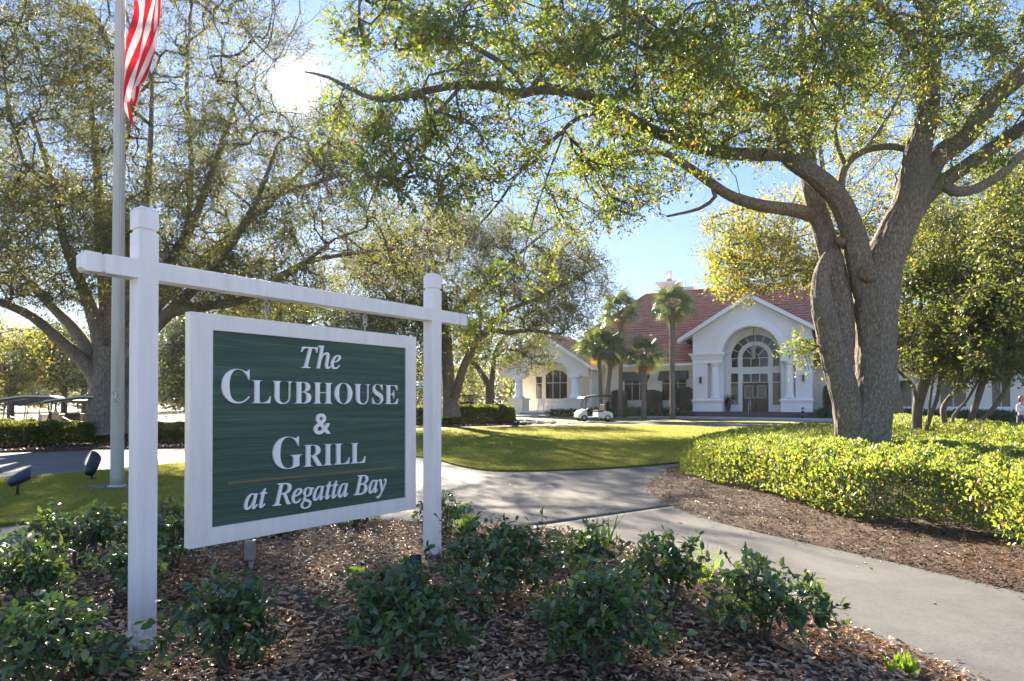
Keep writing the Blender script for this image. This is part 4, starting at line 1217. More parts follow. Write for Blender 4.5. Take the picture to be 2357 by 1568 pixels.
# main walls
wl, wr = -14.2, pL
win_s = [(bs((1300 + a / 2.357) / 1.18795, WD), bs((1300 + b / 2.357) / 1.18795, WD)) for a, b in ((960, 1107), (1203, 1358))]
wz0, wz1 = 1.80, 4.1
m = MB(); m.prism([(wl, GR - .3), (wr, GR - .3), (wr, EZ), (wl, EZ)], WD, WD + .3, 'xz', [hole(a, b, wz0, wz1) for a, b in win_s]); part(m, 'wall', 'stucco2')
for z0, z1, pr in ((GR - .3, 1.58, .08), (1.582, 1.66, .14), (EZ - .45, EZ - .02, .06)):
    m = MB(); m.box(wl, wr, WD - pr, WD - .001, z0, z1); part(m, 'wall_band', 'trim')
for a, b in win_s:
    cs = [a + (b - a) / 3, a + 2 * (b - a) / 3]
    window(a, b, wz0, wz1, WD + .1, cs, [wz1 - .8])
    m = MB(); m.box(a - .12, b + .12, WD - .16, WD - .001, wz0 - .12, wz0 - .002); part(m, 'window_sill', 'trim')
    m = MB(); m.prism([(WD - .02, wz1 + .32), (WD - .62, wz1 - .40), (WD - .62, wz1 - .56), (WD - .60, wz1 - .56), (WD - .02, wz1 + .28)], a - .22, b + .22, 'yz'); part(m, 'awning', 'awning')
    for x in (a - .22, b + .21):
        m = MB(); m.prism([(WD - .02, wz1 + .31), (WD - .60, wz1 - .38), (WD - .60, wz1 - .50), (WD - .02, wz1 - .3)], x, x + .01, 'yz'); part(m, 'awning_cheek', 'awning')
# porch wing: gable front standing forward on two pillars
gL, gR_ = -23.6, -14.3; gax, gaz = -18.95, 8.25; gsl = .66
gd0 = -1.0
zeav = lambda x: gaz - gsl * abs(x - gax)
oa0, oa1 = bs((1300 + 320 / 2.357) / 1.18795, gd0), bs((1300 + 590 / 2.357) / 1.18795, gd0)
zsp = bz((700 + 742 / 2.357) / 1.18795, oa0, gd0); zpk = bz((700 + 688 / 2.357) / 1.18795, -18.9, gd0)
arcP = [(oa0 + (oa1 - oa0) * t, zsp + (zpk - zsp) * (1 - (2 * t - 1) ** 4) ** .7) for t in np.linspace(1, 0, 17)]
outl = [(gL, 4.0), (oa0, 4.0), (oa0, zsp)] + arcP[::-1][1:-1] + [(oa1, zsp), (oa1, 4.0), (gR_, 4.0), (gR_, zeav(gR_) - .3), (gax, gaz - .3), (gL, zeav(gL) - .3)]
m = MB(); m.prism(outl, gd0, gd0 + .5); part(m, 'porch_gable_wall', 'stucco2')
pill = [(bs((1300 + 245 / 2.357) / 1.18795, gd0), bs((1300 + 300 / 2.357) / 1.18795, gd0)), (bs((1300 + 608 / 2.357) / 1.18795, gd0), bs((1300 + 668 / 2.357) / 1.18795, gd0))]
for a, b in pill:
    c = (a + b) / 2; hw = (b - a) / 2 * .84
    m = MB(); m.box(c - hw - .12, c + hw + .12, gd0 - .1, gd0 + .6, 3.9, 4.3); part(m, 'pillar_capital', 'trim')
    m = MB(); m.lathe([(hw + .22, 2.0), (hw + .2, 2.15), (hw + .02, 2.3), (hw, 2.45), (hw - .04, 3.9)], (c, gd0 + .25, 0), 20); part(m, 'pillar', 'trim')
    for z0, z1, pr in ((.5, 1.85, .36), (1.852, 2.0, .46)):
        m = MB(); m.box(c - hw - pr, c + hw + pr, gd0 + .25 - hw - pr, gd0 + .25 + hw + pr, z0, z1); part(m, 'pillar_pedestal', 'stucco2')
PD = 1.6
m = MB(); m.box(gL - .6, gR_ + .2, gd0 - .35, PD, GR - .4, FL - .001); part(m, 'porch_floor', 'stucco2')
m = MB(); m.box(-20.9, -18.2, gd0 - .95, gd0 - .352, GR - .4, FL - .16); part(m, 'porch_step', 'asphalt')
wa0, wa1 = bs((1300 + 453 / 2.357) / 1.18795, PD), bs((1300 + 590 / 2.357) / 1.18795, PD)
wn0, wn1 = bs((1300 + 392 / 2.357) / 1.18795, PD), bs((1300 + 428 / 2.357) / 1.18795, PD)
za = bz((700 + 770 / 2.357) / 1.18795, wa0, PD)
archw = lambda x: za + .55 * (1 - ((2 * (x - wa0) / (wa1 - wa0)) - 1) ** 2)
hA = [(wa0, 1.98), (wa1, 1.98)] + [(x, archw(x)) for x in np.linspace(wa1, wa0, 12)]
m = MB(); m.prism([(gL + 1.1, FL), (wr, FL), (wr, WD + .0)] if False else [(-22.6, FL), (gR_ + .1, FL), (gR_ + .1, 5.6), (-22.6, 5.6)], PD, PD + .3, 'xz', [hole(wn0, wn1, 1.98, za - .1), hA]); part(m, 'porch_wall', 'stucco2')
window(wa0, wa1, 1.98, za, PD + .1, [wa0 + (wa1 - wa0) / 3, wa0 + 2 * (wa1 - wa0) / 3], [za - .75], 'arched_window', .07, .55)
window(wn0, wn1, 1.98, za - .1, PD + .1, [], [za - .8], 'narrow_window', .06)
m = MB(); m.box(gR_ - .15, gR_ + .1, gd0 + .5, PD, FL, 5.1); part(m, 'porch_side_wall', 'stucco2')
m = MB(); m.box(-22.6, gR_, gd0 + .5, PD, 5.2, 5.3); part(m, 'porch_ceiling', 'soffit')
m = MB(); m.box(-22.6, gR_ + .1, PD - .08, PD - .001, FL, 1.6); part(m, 'porch_dado', 'trim')
m = MB(); m.box(gR_ + .101, wl + .3, 0.9, WD - .15, GR - .3, EZ); part(m, 'link_wall', 'stucco2')
# right wing
RWD = 3.0
rws = [(9.58, 11.2), (13.1, 14.75), (16.35, 17.45)]
m = MB(); m.prism([(pR, GR - .3), (30, GR - .3), (30, 4.6), (pR, 4.6)], RWD, RWD + .3, 'xz', [hole(a, b, 1.25, 3.3) for a, b in rws] + [hole(a, b, 1.6, 3.3) for a, b in ((5.4, 6.6), (19.5, 21.3), (23, 24.8))]); part(m, 'wall', 'stucco2')
for a, b in rws: window(a, b, 1.25, 3.3, RWD + .1, [(a + b) / 2], [])
for a, b in ((5.4, 6.6), (19.5, 21.3), (23, 24.8)): window(a, b, 1.6, 3.3, RWD + .1, [(a + b) / 2], [])
for z0, z1, pr in ((GR - .3, 1.2, .05), (4.3, 4.6, .06)):
    m = MB(); m.box(pR + .3, 30, RWD - pr, RWD - .001, z0, z1); part(m, 'wall_band', 'trim')

# roofs: slopes laid with separate tile courses
def courses(parent, P0, along, up_, length_fn, H, n, mat, t=.06, back=None):
    """P0 eave start, along unit vector, up_ unit vector up the slope; length_fn(h)->(a0,a1) along at slope height h"""
    along = Vector(along).normalized(); up_ = Vector(up_).normalized(); nn = along.cross(up_).normalized()
    if nn.z < 0: nn = -nn
    h = H / n
    for k in range(n):
        h0, h1 = k * h, (k + 1) * h + .03
        a0, a1 = length_fn(h0 + h * .5)
        if a1 - a0 < .05: continue
        q = [P0 + along * a0 + up_ * h0, P0 + along * a1 + up_ * h0, P0 + along * a1 + up_ * h1, P0 + along * a0 + up_ * h1]
        j = random.uniform(-.008, .008)
        top = [q[0] + nn * (t + j), q[1] + nn * (t - j), q[2] + nn * .012, q[3] + nn * .012]
        bot = [p - nn * .02 for p in q]
        m = MB(); m.add(bot + top, [(0, 1, 2, 3), (4, 5, 6, 7), (0, 1, 5, 4), (1, 2, 6, 5), (2, 3, 7, 6), (3, 0, 4, 7)]); m.build('tile_course', mat, parent)
V3 = Vector
ridge_z, ridge_d = 12.8, 9.4
cutd_ = 4.6
ed = WD - .62
slope_v = V3((0, ridge_d - ed, ridge_z - EZ)); SL = slope_v.length
rl0 = -11.9
zc_ = EZ + (ridge_z - EZ) * (cutd_ - ed) / (ridge_d - ed)
hx_ = -21 + (rl0 + 21) * (cutd_ - ed) / (ridge_d - ed)
m = MB(); m.add([(gR_ + .1, ed, EZ), (pL - .02, ed, EZ), (pL - .02, cutd_, zc_), (pR + .02, cutd_, zc_), (pR + .02, ed, EZ), (14, ed, EZ), (8, ridge_d, ridge_z), (rl0, ridge_d, ridge_z), (14, 18.5, EZ), (-21, 18.5, EZ), (hx_, cutd_, zc_), (gR_ + .1, cutd_, zc_)],
                [(0, 1, 2, 11), (10, 11, 2, 7), (7, 2, 3, 6), (3, 4, 5, 6), (7, 6, 8, 9), (10, 7, 9), (5, 8, 6)])
m.v = [(a, b, c - .03) for a, b, c in m.v]
mroof = part(m, 'roof', 'tile')
cutd = 4.6
hcut = SL * (cutd - ed) / (ridge_d - ed)
courses(mroof, V3((-21.0, ed, EZ)), (1, 0, 0), slope_v, lambda h: (max((rl0 + 21.0) * h / SL, (gR_ + 21.1) if h < hcut else 0), (pL + 21.0 - .02) if h < hcut else 35 - 6 * h / SL), SL, 30, M['tile'], .10)
courses(mroof, V3((-21.0, ed, EZ)), (1, 0, 0), slope_v, lambda h: ((pR + 21.02), 35 - 6 * h / SL) if h < hcut else (0, 0), SL, 30, M['tile'], .10)
m = MB(); m.tube([(rl0, ridge_d, ridge_z + .05), (8, ridge_d, ridge_z + .05)], .12, 8); part(m, 'ridge_cap', 'tile', mroof)
m = MB(); m.tube([(hx_, cutd_, zc_ + .05), (rl0, ridge_d, ridge_z + .05)], .11, 8); part(m, 'hip_cap', 'tile', mroof)
hv = V3((rl0 + 21.0, 0, ridge_z - EZ))
m = MB(); m.box(wl - .1, pL - .01, ed - .12, ed + .02, EZ - .16, EZ + .05); part(m, 'gutter', 'trim')
m = MB(); m.box(wl, pL - .01, ed + .02, WD, EZ - .10, EZ - .03); part(m, 'eave_soffit', 'soffit')
# portico roof slopes
for sgn, xe in ((-1, -6.27), (1, 5.6)):
    ze = apex[1] - gslope * abs(xe - apex[0]) + .06
    up_ = V3((apex[0] - xe, 0, apex[1] + .06 - ze)); H = up_.length
    m = MB(); m.add([(xe, -.62, ze - .02), (apex[0], -.62, apex[1] + .04), (apex[0], 8.5, apex[1] + .04), (xe, 8.5, ze - .02)], [(0, 1, 2, 3)]); rf = part(m, 'portico_roof', 'tile')
    courses(rf, V3((xe, -.66, ze)), (0, 1, 0), up_, lambda h: (0, 9.0), H, 15, M['tile'])
m = MB(); m.tube([(apex[0], -.66, apex[1] + .12), (apex[0], 8.5, apex[1] + .12)], .11, 8); part(m, 'ridge_cap', 'tile')
m = MB(); m.prism([(pL + .0, 4.92), (pL + .0, 7.2), (pL + .1, 7.2), (pL + .1, 4.92)], .45, 3.5); part(m, 'portico_side_wall', 'stucco')
m = MB(); m.prism([(pR - .1, 4.92), (pR - .1, 7.2), (pR, 7.2), (pR, 4.92)], .45, 3.5); part(m, 'portico_side_wall', 'stucco')
# porch gable roof
for sgn, xe in ((-1, gL - .5), (1, gR_ + .55)):
    ze = gaz - gsl * abs(xe - gax) + .05
    up_ = V3((gax - xe, 0, gaz + .05 - ze)); H = up_.length
    m = MB(); m.add([(xe, gd0 - .5, ze - .02), (gax, gd0 - .5, gaz + .03), (gax, 7, gaz + .03), (xe, 7, ze - .02)], [(0, 1, 2, 3)]); rf = part(m, 'porch_roof', 'tile')
    courses(rf, V3((xe, gd0 - .54, ze)), (0, 1, 0), up_, lambda h: (0, 7.5), H, 13, M['tile'])
    m = MB(); m.prism([(gax, gaz + .03), (xe, ze - .03), (xe, ze - .36), (gax, gaz - .30)], gd0 - .52, gd0 - .42); part(m, 'rake_board', 'trim')
    m = MB(); m.prism([(gax, gaz - .1), (xe, ze - .16), (xe, ze - .22), (gax, gaz - .16)], gd0 - .418, gd0 - .001); part(m, 'rake_soffit', 'soffit')
    if sgn > 0:
        m = MB(); m.box(xe - .06, xe + .06, gd0 - .5, 1.0, ze - .30, ze - .04); part(m, 'gutter', 'trim')
# small eave block between the wings
m = MB(); m.prism([(-14.9, 5.9), (-12.7, 5.3), (-12.7, 5.0), (-14.9, 5.0)], ed - .5, 3); part(m, 'eave_return', 'soffit')
# right wing roof
sv = V3((0, 6, 3.6)); HR = sv.length
m = MB(); m.add([(3, RWD - .6, 4.55), (31, RWD - .6, 4.55), (31, RWD + 5.4, 8.15), (3, RWD + 5.4, 8.15)], [(0, 1, 2, 3)]); rf = part(m, 'side_roof', 'tile')
courses(rf, V3((pR + 1.4, RWD - .6, 4.58)), (1, 0, 0), sv, lambda h: (0, 26), HR, 20, M['tile'])
m = MB(); m.box(pR + .2, 31, RWD - .72, RWD - .6, 4.40, 4.62); part(m, 'gutter', 'trim')
# chimney
chs = bs(1541, 11); cz0 = 10
chm = MB(); chm.box(chs - .75, chs + .75, 10.4, 11.8, cz0, 13.5); ch = part(chm, 'chimney', 'stucco')
for z0, z1, pr in ((13.5, 13.72, .12), (13.722, 13.9, .26), (13.902, 14.15, .42)):
    m = MB(); m.box(chs - .75 - pr, chs + .75 + pr, 10.4 - pr, 11.8 + pr, z0, z1); part(m, 'chimney_cap', 'trim', ch)
m = MB(); m.box(chs - .22, chs + .22, 10.9, 11.35, 14.15, 14.55); part(m, 'flue', 'tile', ch)
m = MB(); m.prism([(chs - .3, 14.55), (chs + .3, 14.55), (chs + .3, 15.3), (chs - .3, 15.3)], 10.85, 11.4, 'xz', [hole(chs - .17, chs + .17, 14.75, 15.1)]); part(m, 'flue_cap', 'trim', ch)
m = MB(); m.box(chs - .36, chs + .36, 10.8, 11.45, 15.3, 15.38); part(m, 'flue_lid', 'trim', ch)
m = MB(); m.box(chs + 1.4, chs + 2.5, 10.6, 11.6, cz0, 13.3); part(m, 'chimney', 'stucco')
m = MB(); m.box(chs + 1.3, chs + 2.6, 10.5, 11.7, 13.3, 13.5); part(m, 'chimney_cap', 'trim')
m = MB(); m.tube([(chs + 1.7, 11, 13.5), (chs + 1.7, 11, 14.9)], .02, 5); part(m, 'lightning_rod', 'steel')
# the rest of the shell, seen only from the side, and a light-blocking sheet
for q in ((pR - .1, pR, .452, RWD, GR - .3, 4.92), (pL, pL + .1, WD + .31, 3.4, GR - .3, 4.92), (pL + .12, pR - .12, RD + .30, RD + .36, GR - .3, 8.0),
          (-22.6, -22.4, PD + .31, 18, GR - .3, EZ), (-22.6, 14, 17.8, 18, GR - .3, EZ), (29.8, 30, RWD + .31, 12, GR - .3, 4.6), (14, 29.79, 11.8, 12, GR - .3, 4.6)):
    m = MB(); m.box(*q); part(m, 'rear_or_blocker_wall' if q[1] - q[0] > .5 or q[0] < -22 or q[0] > 29 else 'return_wall', 'stucco' if q[4] < 8 and not (q[0] == pL + .12) else 'black')  # the black one is a sheet added to block light leaking through door gaps
m = MB(); m.add([(3, RWD + 5.4, 8.15), (31, RWD + 5.4, 8.15), (31, 12.4, 4.55), (14, 12.4, 4.55)], [(0, 1, 2, 3)]); part(m, 'rear_roof', 'tile')
# things standing at the clubhouse
lan = empty('hanging_lantern', bw_(dcx, .9, 0), BR, 'dark bell shaped lantern hanging in the arched entrance', 'lantern')
m = MB(); m.lathe([(.05, 5.15), (.13, 5.2), (.17, 5.3), (.20, 6.0), (.24, 6.05), (.32, 6.1), (.10, 6.25), (.02, 6.3)], n=16); m.build('lantern_body', M['galv'], lan)
m = MB(); m.tube([(0, 0, 6.3), (0, 0, 7.9)], .02, 5); m.build('chain', M['black'], lan)
hr = empty('handrail', bw_(dcx - .1, -1.3, 0), BR, 'thin steel handrail in the middle of the entrance steps', 'handrail')
m = MB(); m.tube([(0, 0, .41), (0, 0, 1.35), (0, .3, 1.55), (0, 1.1, 1.8), (0, 1.2, 1.75)], .03, 8); m.build('rail', M['steel'], hr)
m = MB(); m.tube([(0, 1.15, .8), (0, 1.15, 1.78)], .03, 8); m.build('rail_post', M['steel'], hr)
ur = empty('planter_urn', bw_(-2.35, .9, FL), BR, 'tall dark red urn standing beside the entrance left column', 'planter')
m = MB(); m.lathe([(.14, 0), (.20, .3), (.27, .8), (.30, .98), (.33, 1.02), (.28, 1.02), (.2, .8)], n=18, cap=False); m.build('urn_body', M['urn'], ur)
ps = []; 
leaves('plant_leaves', rng.normal(size=(24, 3)) * .03 + (0, 0, 1.0), rvec(24) + (0, 0, .9), rvec(24), .6, .06, T_STRAP, M['leaf_strap'], ur)
def bollard(p, label):
    r = empty('path_light', p, 0, label, 'path light', 'short bollard lights in front of the clubhouse')
    m = MB(); m.lathe([(.11, -.1), (.11, .55)], n=14); m.build('bollard_body', M['black'], r)
    m = MB(); m.lathe([(.05, .55), (.07, .62), (.05, .7)], n=12); m.build('lamp_glass', M['trim'], r)
    for k in range(3):
        a = k * 2.09; m = MB(); m.bar((.09 * math.cos(a), .09 * math.sin(a), .55), (.09 * math.cos(a), .09 * math.sin(a), .74), .018); m.build('lamp_strut', M['black'], r)
    m = MB(); m.lathe([(.13, .74), (.12, .80), (.03, .83)], n=14); m.build('lamp_cap', M['black'], r)
b1 = gp(1409, 966.5); b2 = gp(1852, 966); b3 = gp(1183, 971)
b4 = bw_(-6.0, -1.6); 
def onhg(p, dz=0): return (p[0], p[1], float(hg(p[0], p[1])) + dz)
bollard(onhg((b4.x, b4.y)), 'dark path light with a pale top left of the entrance steps')
b5 = bw_(3.7, -1.9); bollard(onhg((b5.x, b5.y)), 'dark path light in the greenery right of the entrance steps')
bollard(onhg(b3), 'black path light at the end of the long hedge near the porch')
def rocker(loc, rz, label):
    r = empty('rocking_chair', loc, rz, label, 'rocking chair', 'white rocking chairs on the porch')
    for x in (-.27, .27):
        m = MB(); m.tube([(x, -.42 + .84 * t, .10 * (2 * t - 1) ** 2 + .03) for t in np.linspace(0, 1, 8)], .022, 5); m.build('rocker', M['trim'], r)
        m = MB(); m.bar((x, -.25, .05), (x, -.25, .66), .045); m.build('leg', M['trim'], r)
        m = MB(); m.bar((x, .2, .05), (x, .24, .5), .045); m.build('leg', M['trim'], r)
        m = MB(); m.box(x - .05, x + .05, -.32, .25, .66, .69); m.build('armrest', M['trim'], r)
        m = MB(); m.bar((x, .22, .42), (x, .42, 1.2), .045); m.build('back_post', M['trim'], r)
    m = MB(); m.box(-.28, .28, -.28, .24, .42, .455); m.build('seat', M['trim'], r)
    for k in range(5):
        x = -.18 + .09 * k; m = MB(); m.bar((x, .24, .46), (x, .40, 1.15), .05, .015); m.build('slat', M['trim'], r)
    m = MB(); m.bar((-.27, .41, 1.17), (.27, .41, 1.17), .1, .03); m.build('top_rail', M['trim'], r)
q = bw_(bs((1300 + 422 / 2.357) / 1.18795, .3), .3, FL); rocker(q, BR + R(20), 'white rocking chair on the porch in front of the narrow window')
q = bw_(bs((1300 + 556 / 2.357) / 1.18795, .3), .3, FL); rocker(q, BR - R(50), 'white rocking chair on the porch in front of the arched window')
q = bw_(bs((1300 + 480 / 2.357) / 1.18795, .2), .2, FL)
m = MB(); m.box(-.25, .25, -.2, .2, .42, .46); tb = empty('porch_table', q, BR, 'small white table between the two porch rocking chairs', 'table'); m.build('tabletop', M['trim'], tb)
for x in (-.2, .2):
    for y in (-.15, .15): m = MB(); m.bar((x, y, 0), (x, y, .42), .04); m.build('leg', M['trim'], tb)
# walkway, steps and beds at the house
walk = [tuple(bw_(s, d)[:2]) for s, d in ((-9.5, -4.6), (-5.6, -1.9), (-4.9, -.9), (5.0, -.9), (6.2, -1.6), (12, -1.2), (12, -3.6), (6, -5.2))]
sheet('walkway', walk, lambda x, y: hg(x, y) + .012, M['asphalt'], .8)
walk2 = [tuple(bw_(s, d)[:2]) for s, d in ((-21.2, -1.9), (-18.3, -1.9), (-16.6, -4.6), (-17, -6.5), (-22, -6.5))]
sheet('walkway', walk2, lambda x, y: hg(x, y) + .012, M['asphalt'], .8)
fb = smooth_poly([tuple(bw_(s, d)[:2]) for s, d in ((-18.0, -1.2), (-16.8, -4.2), (-10, -4.4), (-6.2, -2.4), (-5.3, -1.2), (-5.3, WD), (-17, WD))], 1)
sheet('planting_bed', fb, lambda x, y: hg(x, y) + .06, M['soil'], .6)
fb2 = smooth_poly([tuple(bw_(s, d)[:2]) for s, d in ((5.3, -1.0), (6.2, -1.9), (14, -.6), (28, -1), (28, 2.9), (5, 2.9))], 1)
sheet('planting_bed', fb2, lambda x, y: hg(x, y) + .06, M['soil'], .6)

# carts
golf_cart(onhg(gp(1366, 968.5)), R(-78), 'white golf cart with a black roof parked in front of the clubhouse palms')
gp_ = onhg(gp(1366, 968.5))
gbm = empty('golf_bag', (gp_[0] + .98, gp_[1] + .25, gp_[2] + .55), R(-78), 'dark golf bag with maroon trim on the back of the white cart', 'golf bag')
for k, x in enumerate((-.22, .22)):
    m = MB(); m.lathe([(.11, 0), (.13, .2), (.13, .75), (.145, .85)], (x, 0, 0), 14); m.build('bag', M['black'] if k else M['bag_red'], gbm)
    m = MB()
    for j in range(6):
        a = j; m.tube([(x + .05 * math.cos(a), .05 * math.sin(a), .8), (x + .09 * math.cos(a), .09 * math.sin(a), 1.08)], .012, 4); m.lathe([(.02, 1.05), (.035, 1.1), (.02, 1.16)], (x + .09 * math.cos(a), .09 * math.sin(a), 0), 8)
    m.build('club_head', M['steel'], gbm)
def cart_at(px, Y, z=None): 
    x = (px - 1178.5) / F * Y; return (x, Y, float(hg(x, Y)) if z is None else z)
golf_cart(cart_at(50, 24.3), R(-68), 'golf cart with a white edged roof at the left end of the hedge', 'cart_beige', 'cart_roof_pale')
golf_cart(cart_at(172, 24.6), R(-62), 'golf cart with beige and brown seats beside the big oak trunk', 'cart_white', 'cart_roof_pale')
golf_cart(cart_at(112, 29), R(-85), 'dark golf cart parked between and behind two other carts', 'cart_beige', 'cart_roof')
golf_cart(cart_at(80, 31.5), R(-88), 'long black roofed shuttle cart with three rows of seats', 'cart_beige', 'cart_roof', long=1.7)
golf_cart(cart_at(1079, 52), R(170), 'white golf cart seen over the long hedge left of the porch', 'cart_white', 'cart_roof')
# pale green canopy glimpsed behind the sign
ux, uy = (965 - 1178.5) / F * 46, 46
um = empty('garden_umbrella', (ux, uy, float(hg(ux, uy))), 0, 'pale mint green patio umbrella seen between sign and right post', 'umbrella')
m = MB()
vs = [(0, 0, 2.95)]; n = 8
for k in range(n): a = 2 * PI * k / n; vs.append((1.5 * math.cos(a), 1.5 * math.sin(a), 2.35))
for k in range(n): a = 2 * PI * k / n; vs.append((1.52 * math.cos(a), 1.52 * math.sin(a), 2.18))
m.add(vs, [(0, 1 + k, 1 + (k + 1) % n) for k in range(n)] + [(1 + k, 9 + k, 9 + (k + 1) % n, 1 + (k + 1) % n) for k in range(n)]); m.build('canopy', M['mint'], um)
m = MB(); m.tube([(0, 0, 0), (0, 0, 2.93)], .04, 8); m.build('pole', M['post_tan'], um)
# green sack by the trunk
p = at(2052, 1022, 12.3)
gb = empty('green_sack', (p.x, p.y, .14), R(10), 'dark green bag lying in the hedge right behind the oak trunk', 'bag')
m = MB(); 
for i in range(9):
    t = i / 8; z = .62 * t; w0 = .24 * math.sin(PI * (.12 + .72 * t)) + .03
    m_ = [(w0 * math.cos(a) * (1 + .08 * math.sin(3 * a + i)), .8 * w0 * math.sin(a), z) for a in np.linspace(0, 2 * PI, 17)[:-1]]
    m.v += m_; 
for i in range(8):
    for k in range(16): m.f.append((i * 16 + k, i * 16 + (k + 1) % 16, (i + 1) * 16 + (k + 1) % 16, (i + 1) * 16 + k)); m.sm.append(True); m.mi.append(0)
m.f.append(tuple(128 + k for k in range(16))); m.sm.append(True); m.mi.append(0)
m.build('sack', M['green_bag'], gb)
m = MB(); m.prism([(-.22, .50), (-.05, .60), (.02, .70), (.2, .66), (.24, .50)], -.05, .06); m.build('sack_flap', M['green_bag'], gb, .02)

# ------------------------------------------------------------------ trees
def zr(a, b): return ((2400 + a / 4.48) / 1.18795, (880 + b / 4.48) / 1.18795)
def z6(a, b): return ((1800 + a / 1.425) / 1.18795, b / 1.425 / 1.18795)
def zq(a, b): return ((900 + a / 2.357) / 1.18795, b / 2.357 / 1.18795)
def z5(a, b): return ((900 + a / 2.851) / 1.18795, (450 + b / 2.851) / 1.18795)
def z3(a, b): return ((1130 + a / 6.27) / 1.18795, (950 + b / 6.27) / 1.18795)

# --- the big live oak on the right
TY = 11.5
oak = []
oak.append(limb([(1990, 1110, TY, 190), (1990, 1060, TY, 138), (1994, 1015, TY, 102), (2008, 930, TY, 87), (2015, 850, TY, 83), (2018, 760, TY, 85), (2019, 690, TY, 90), (2032, 610, TY, 84),
                 (2064, 532, TY - .1, 74), (2094, 461, TY - .2, 66), (2112, 354, TY - .4, 54), (2134, 266, TY - .6, 48), (2141, 148, TY - .8, 42), (2141, 59, TY - .9, 36), (2126, -20, TY - 1.0, 30), (2100, -160, TY - 1.2, 22), (2060, -330, TY - 1.5, 10)], .08))
oak.append(limb([(1966, 1100, TY + .1, 110), (1962, 1010, TY + .05, 74), (1950, 930, TY - .05, 62), (1926, 840, TY - .1, 58), (1908, 770, TY - .1, 52), (1894, 709, TY - .1, 48), (1890, 655, TY, 40), (1896, 615, TY, 32), (1914, 575, TY + .1, 20)], .08))
oak.append(limb([(1930, 850, TY, 60), (1938, 760, TY + .1, 52), (1930, 679, TY + .15, 52), (1912, 591, TY + .2, 50), (1886, 502, TY + .25, 44), (1866, 430, TY + .3, 38), (1858, 331, TY + .5, 32), (1855, 236, TY + .8, 26), (1846, 118, TY + 1.2, 20), (1840, -20, TY + 1.6, 14), (1820, -160, TY + 2, 8)], .09))
oak.append(limb([(2012, 740, TY + .1, 60), (1990, 655, TY, 56), (1966, 543, TY - .1, 50), (1928, 455, TY - .3, 46), (1872, 402, TY - .5, 42), (1812, 356, TY - .7, 36), (1792, 266, TY - .6, 28), (1739, 236, TY - .8, 26), (1663, 177, TY - 1.1, 24), (1574, 124, TY - 1.4, 20), (1515, 83, TY - 1.6, 15), (1430, 20, TY - 2, 10), (1350, -60, TY - 2.2, 6)], .10))
oak.append(limb([(1884, 505, TY + .25, 30), (1840, 486, TY + .2, 32), (1751, 473, TY, 27), (1680, 450, TY - .1, 24), (1633, 419, TY - .1, 21), (1574, 378, TY, 18), (1520, 350, TY + .2, 14), (1436, 357, TY + .6, 12), (1364, 389, TY + .8, 10), (1257, 404, TY + 1.1, 6)], .16))
oak.append(limb([(1640, 425, TY - .1, 14), (1646, 452, TY - .1, 11), (1610, 480, TY - .05, 8), (1535, 498, TY, 5)], .2))
oak.append(limb([(1830, 366, TY - .6, 30), (1796, 356, TY - .7, 30), (1692, 354, TY - .9, 28), (1603, 337, TY - 1.1, 28), (1507, 303, TY - 1.4, 26), (1436, 264, TY - 1.6, 26), (1364, 229, TY - 1.9, 24), (1314, 211, TY - 2.1, 23), (1240, 207, TY - 2.3, 21), (1186, 218, TY - 2.5, 20), (1132, 200, TY - 2.6, 18), (1061, 196, TY - 2.9, 17), (990, 207, TY - 3.1, 16), (918, 225, TY - 3.3, 14), (865, 228, TY - 3.4, 12), (811, 207, TY - 3.5, 10), (757, 178, TY - 3.6, 7), (700, 165, TY - 3.7, 4)], .16))
oak.append(limb([(1210, 214, TY - 2.4, 12), (1183, 166, TY - 2.5, 13), (1115, 121, TY - 2.7, 12), (1043, 82, TY - 2.9, 10), (972, 43, TY - 3.1, 8), (918, 0, TY - 3.3, 6), (860, -70, TY - 3.5, 4)], .2))
oak.append(limb([(1225, 200, TY - 2.3, 13), (1293, 125, TY - 2.5, 12), (1365, 104, TY - 2.8, 10), (1450, 60, TY - 3.2, 7), (1530, 0, TY - 3.5, 4)], .2))
oak.append(limb([(1400, 250, TY - 1.7, 12), (1325, 275, TY - 1.8, 11), (1293, 304, TY - 2, 10), (1240, 350, TY - 2.2, 9), (1204, 382, TY - 2.3, 7), (1150, 464, TY - 2.6, 5.5), (1114, 505, TY - 2.7, 4), (1080, 545, TY - 2.8, 2.5)], .2))
oak.append(limb([(1300, 300, TY - 2, 6), (1262, 400, TY - 2, 5), (1235, 480, TY - 2, 4), (1212, 560, TY - 2, 3.4), (1196, 640, TY - 2, 2.9), (1170, 720, TY - 2.0, 2.2), (1120, 790, TY - 2.0, 1.4)], .2))
oak.append(limb([(1060, 200, TY - 2.9, 10), (1010, 255, TY - 3.1, 8), (930, 330, TY - 3.3, 6), (870, 420, TY - 3.5, 4), (840, 500, TY - 3.6, 2.5)], .2))
oak.append(limb([(872, 232, TY - 3.4, 8), (890, 300, TY - 3.4, 6), (905, 380, TY - 3.4, 4.5), (920, 470, TY - 3.4, 2.5)], .2))
oak.append(limb([(2100, 490, TY, 50), (2120, 440, TY - .1, 50), (2153, 366, TY - .3, 46), (2224, 313, TY - .6, 44), (2283, 230, TY - .9, 44), (2357, 165, TY - 1.3, 44), (2450, 60, TY - 1.8, 40), (2540, -60, TY - 2.2, 30), (2600, -200, TY - 2.5, 18)], .16))
oak.append(limb([(2110, 475, TY - .1, 40), (2150, 435, TY - .2, 34), (2195, 402, TY - .4, 32), (2271, 350, TY - .8, 30), (2357, 292, TY - 1.3, 28), (2460, 230, TY - 2, 24), (2600, 150, TY - 2.7, 14)], .16))
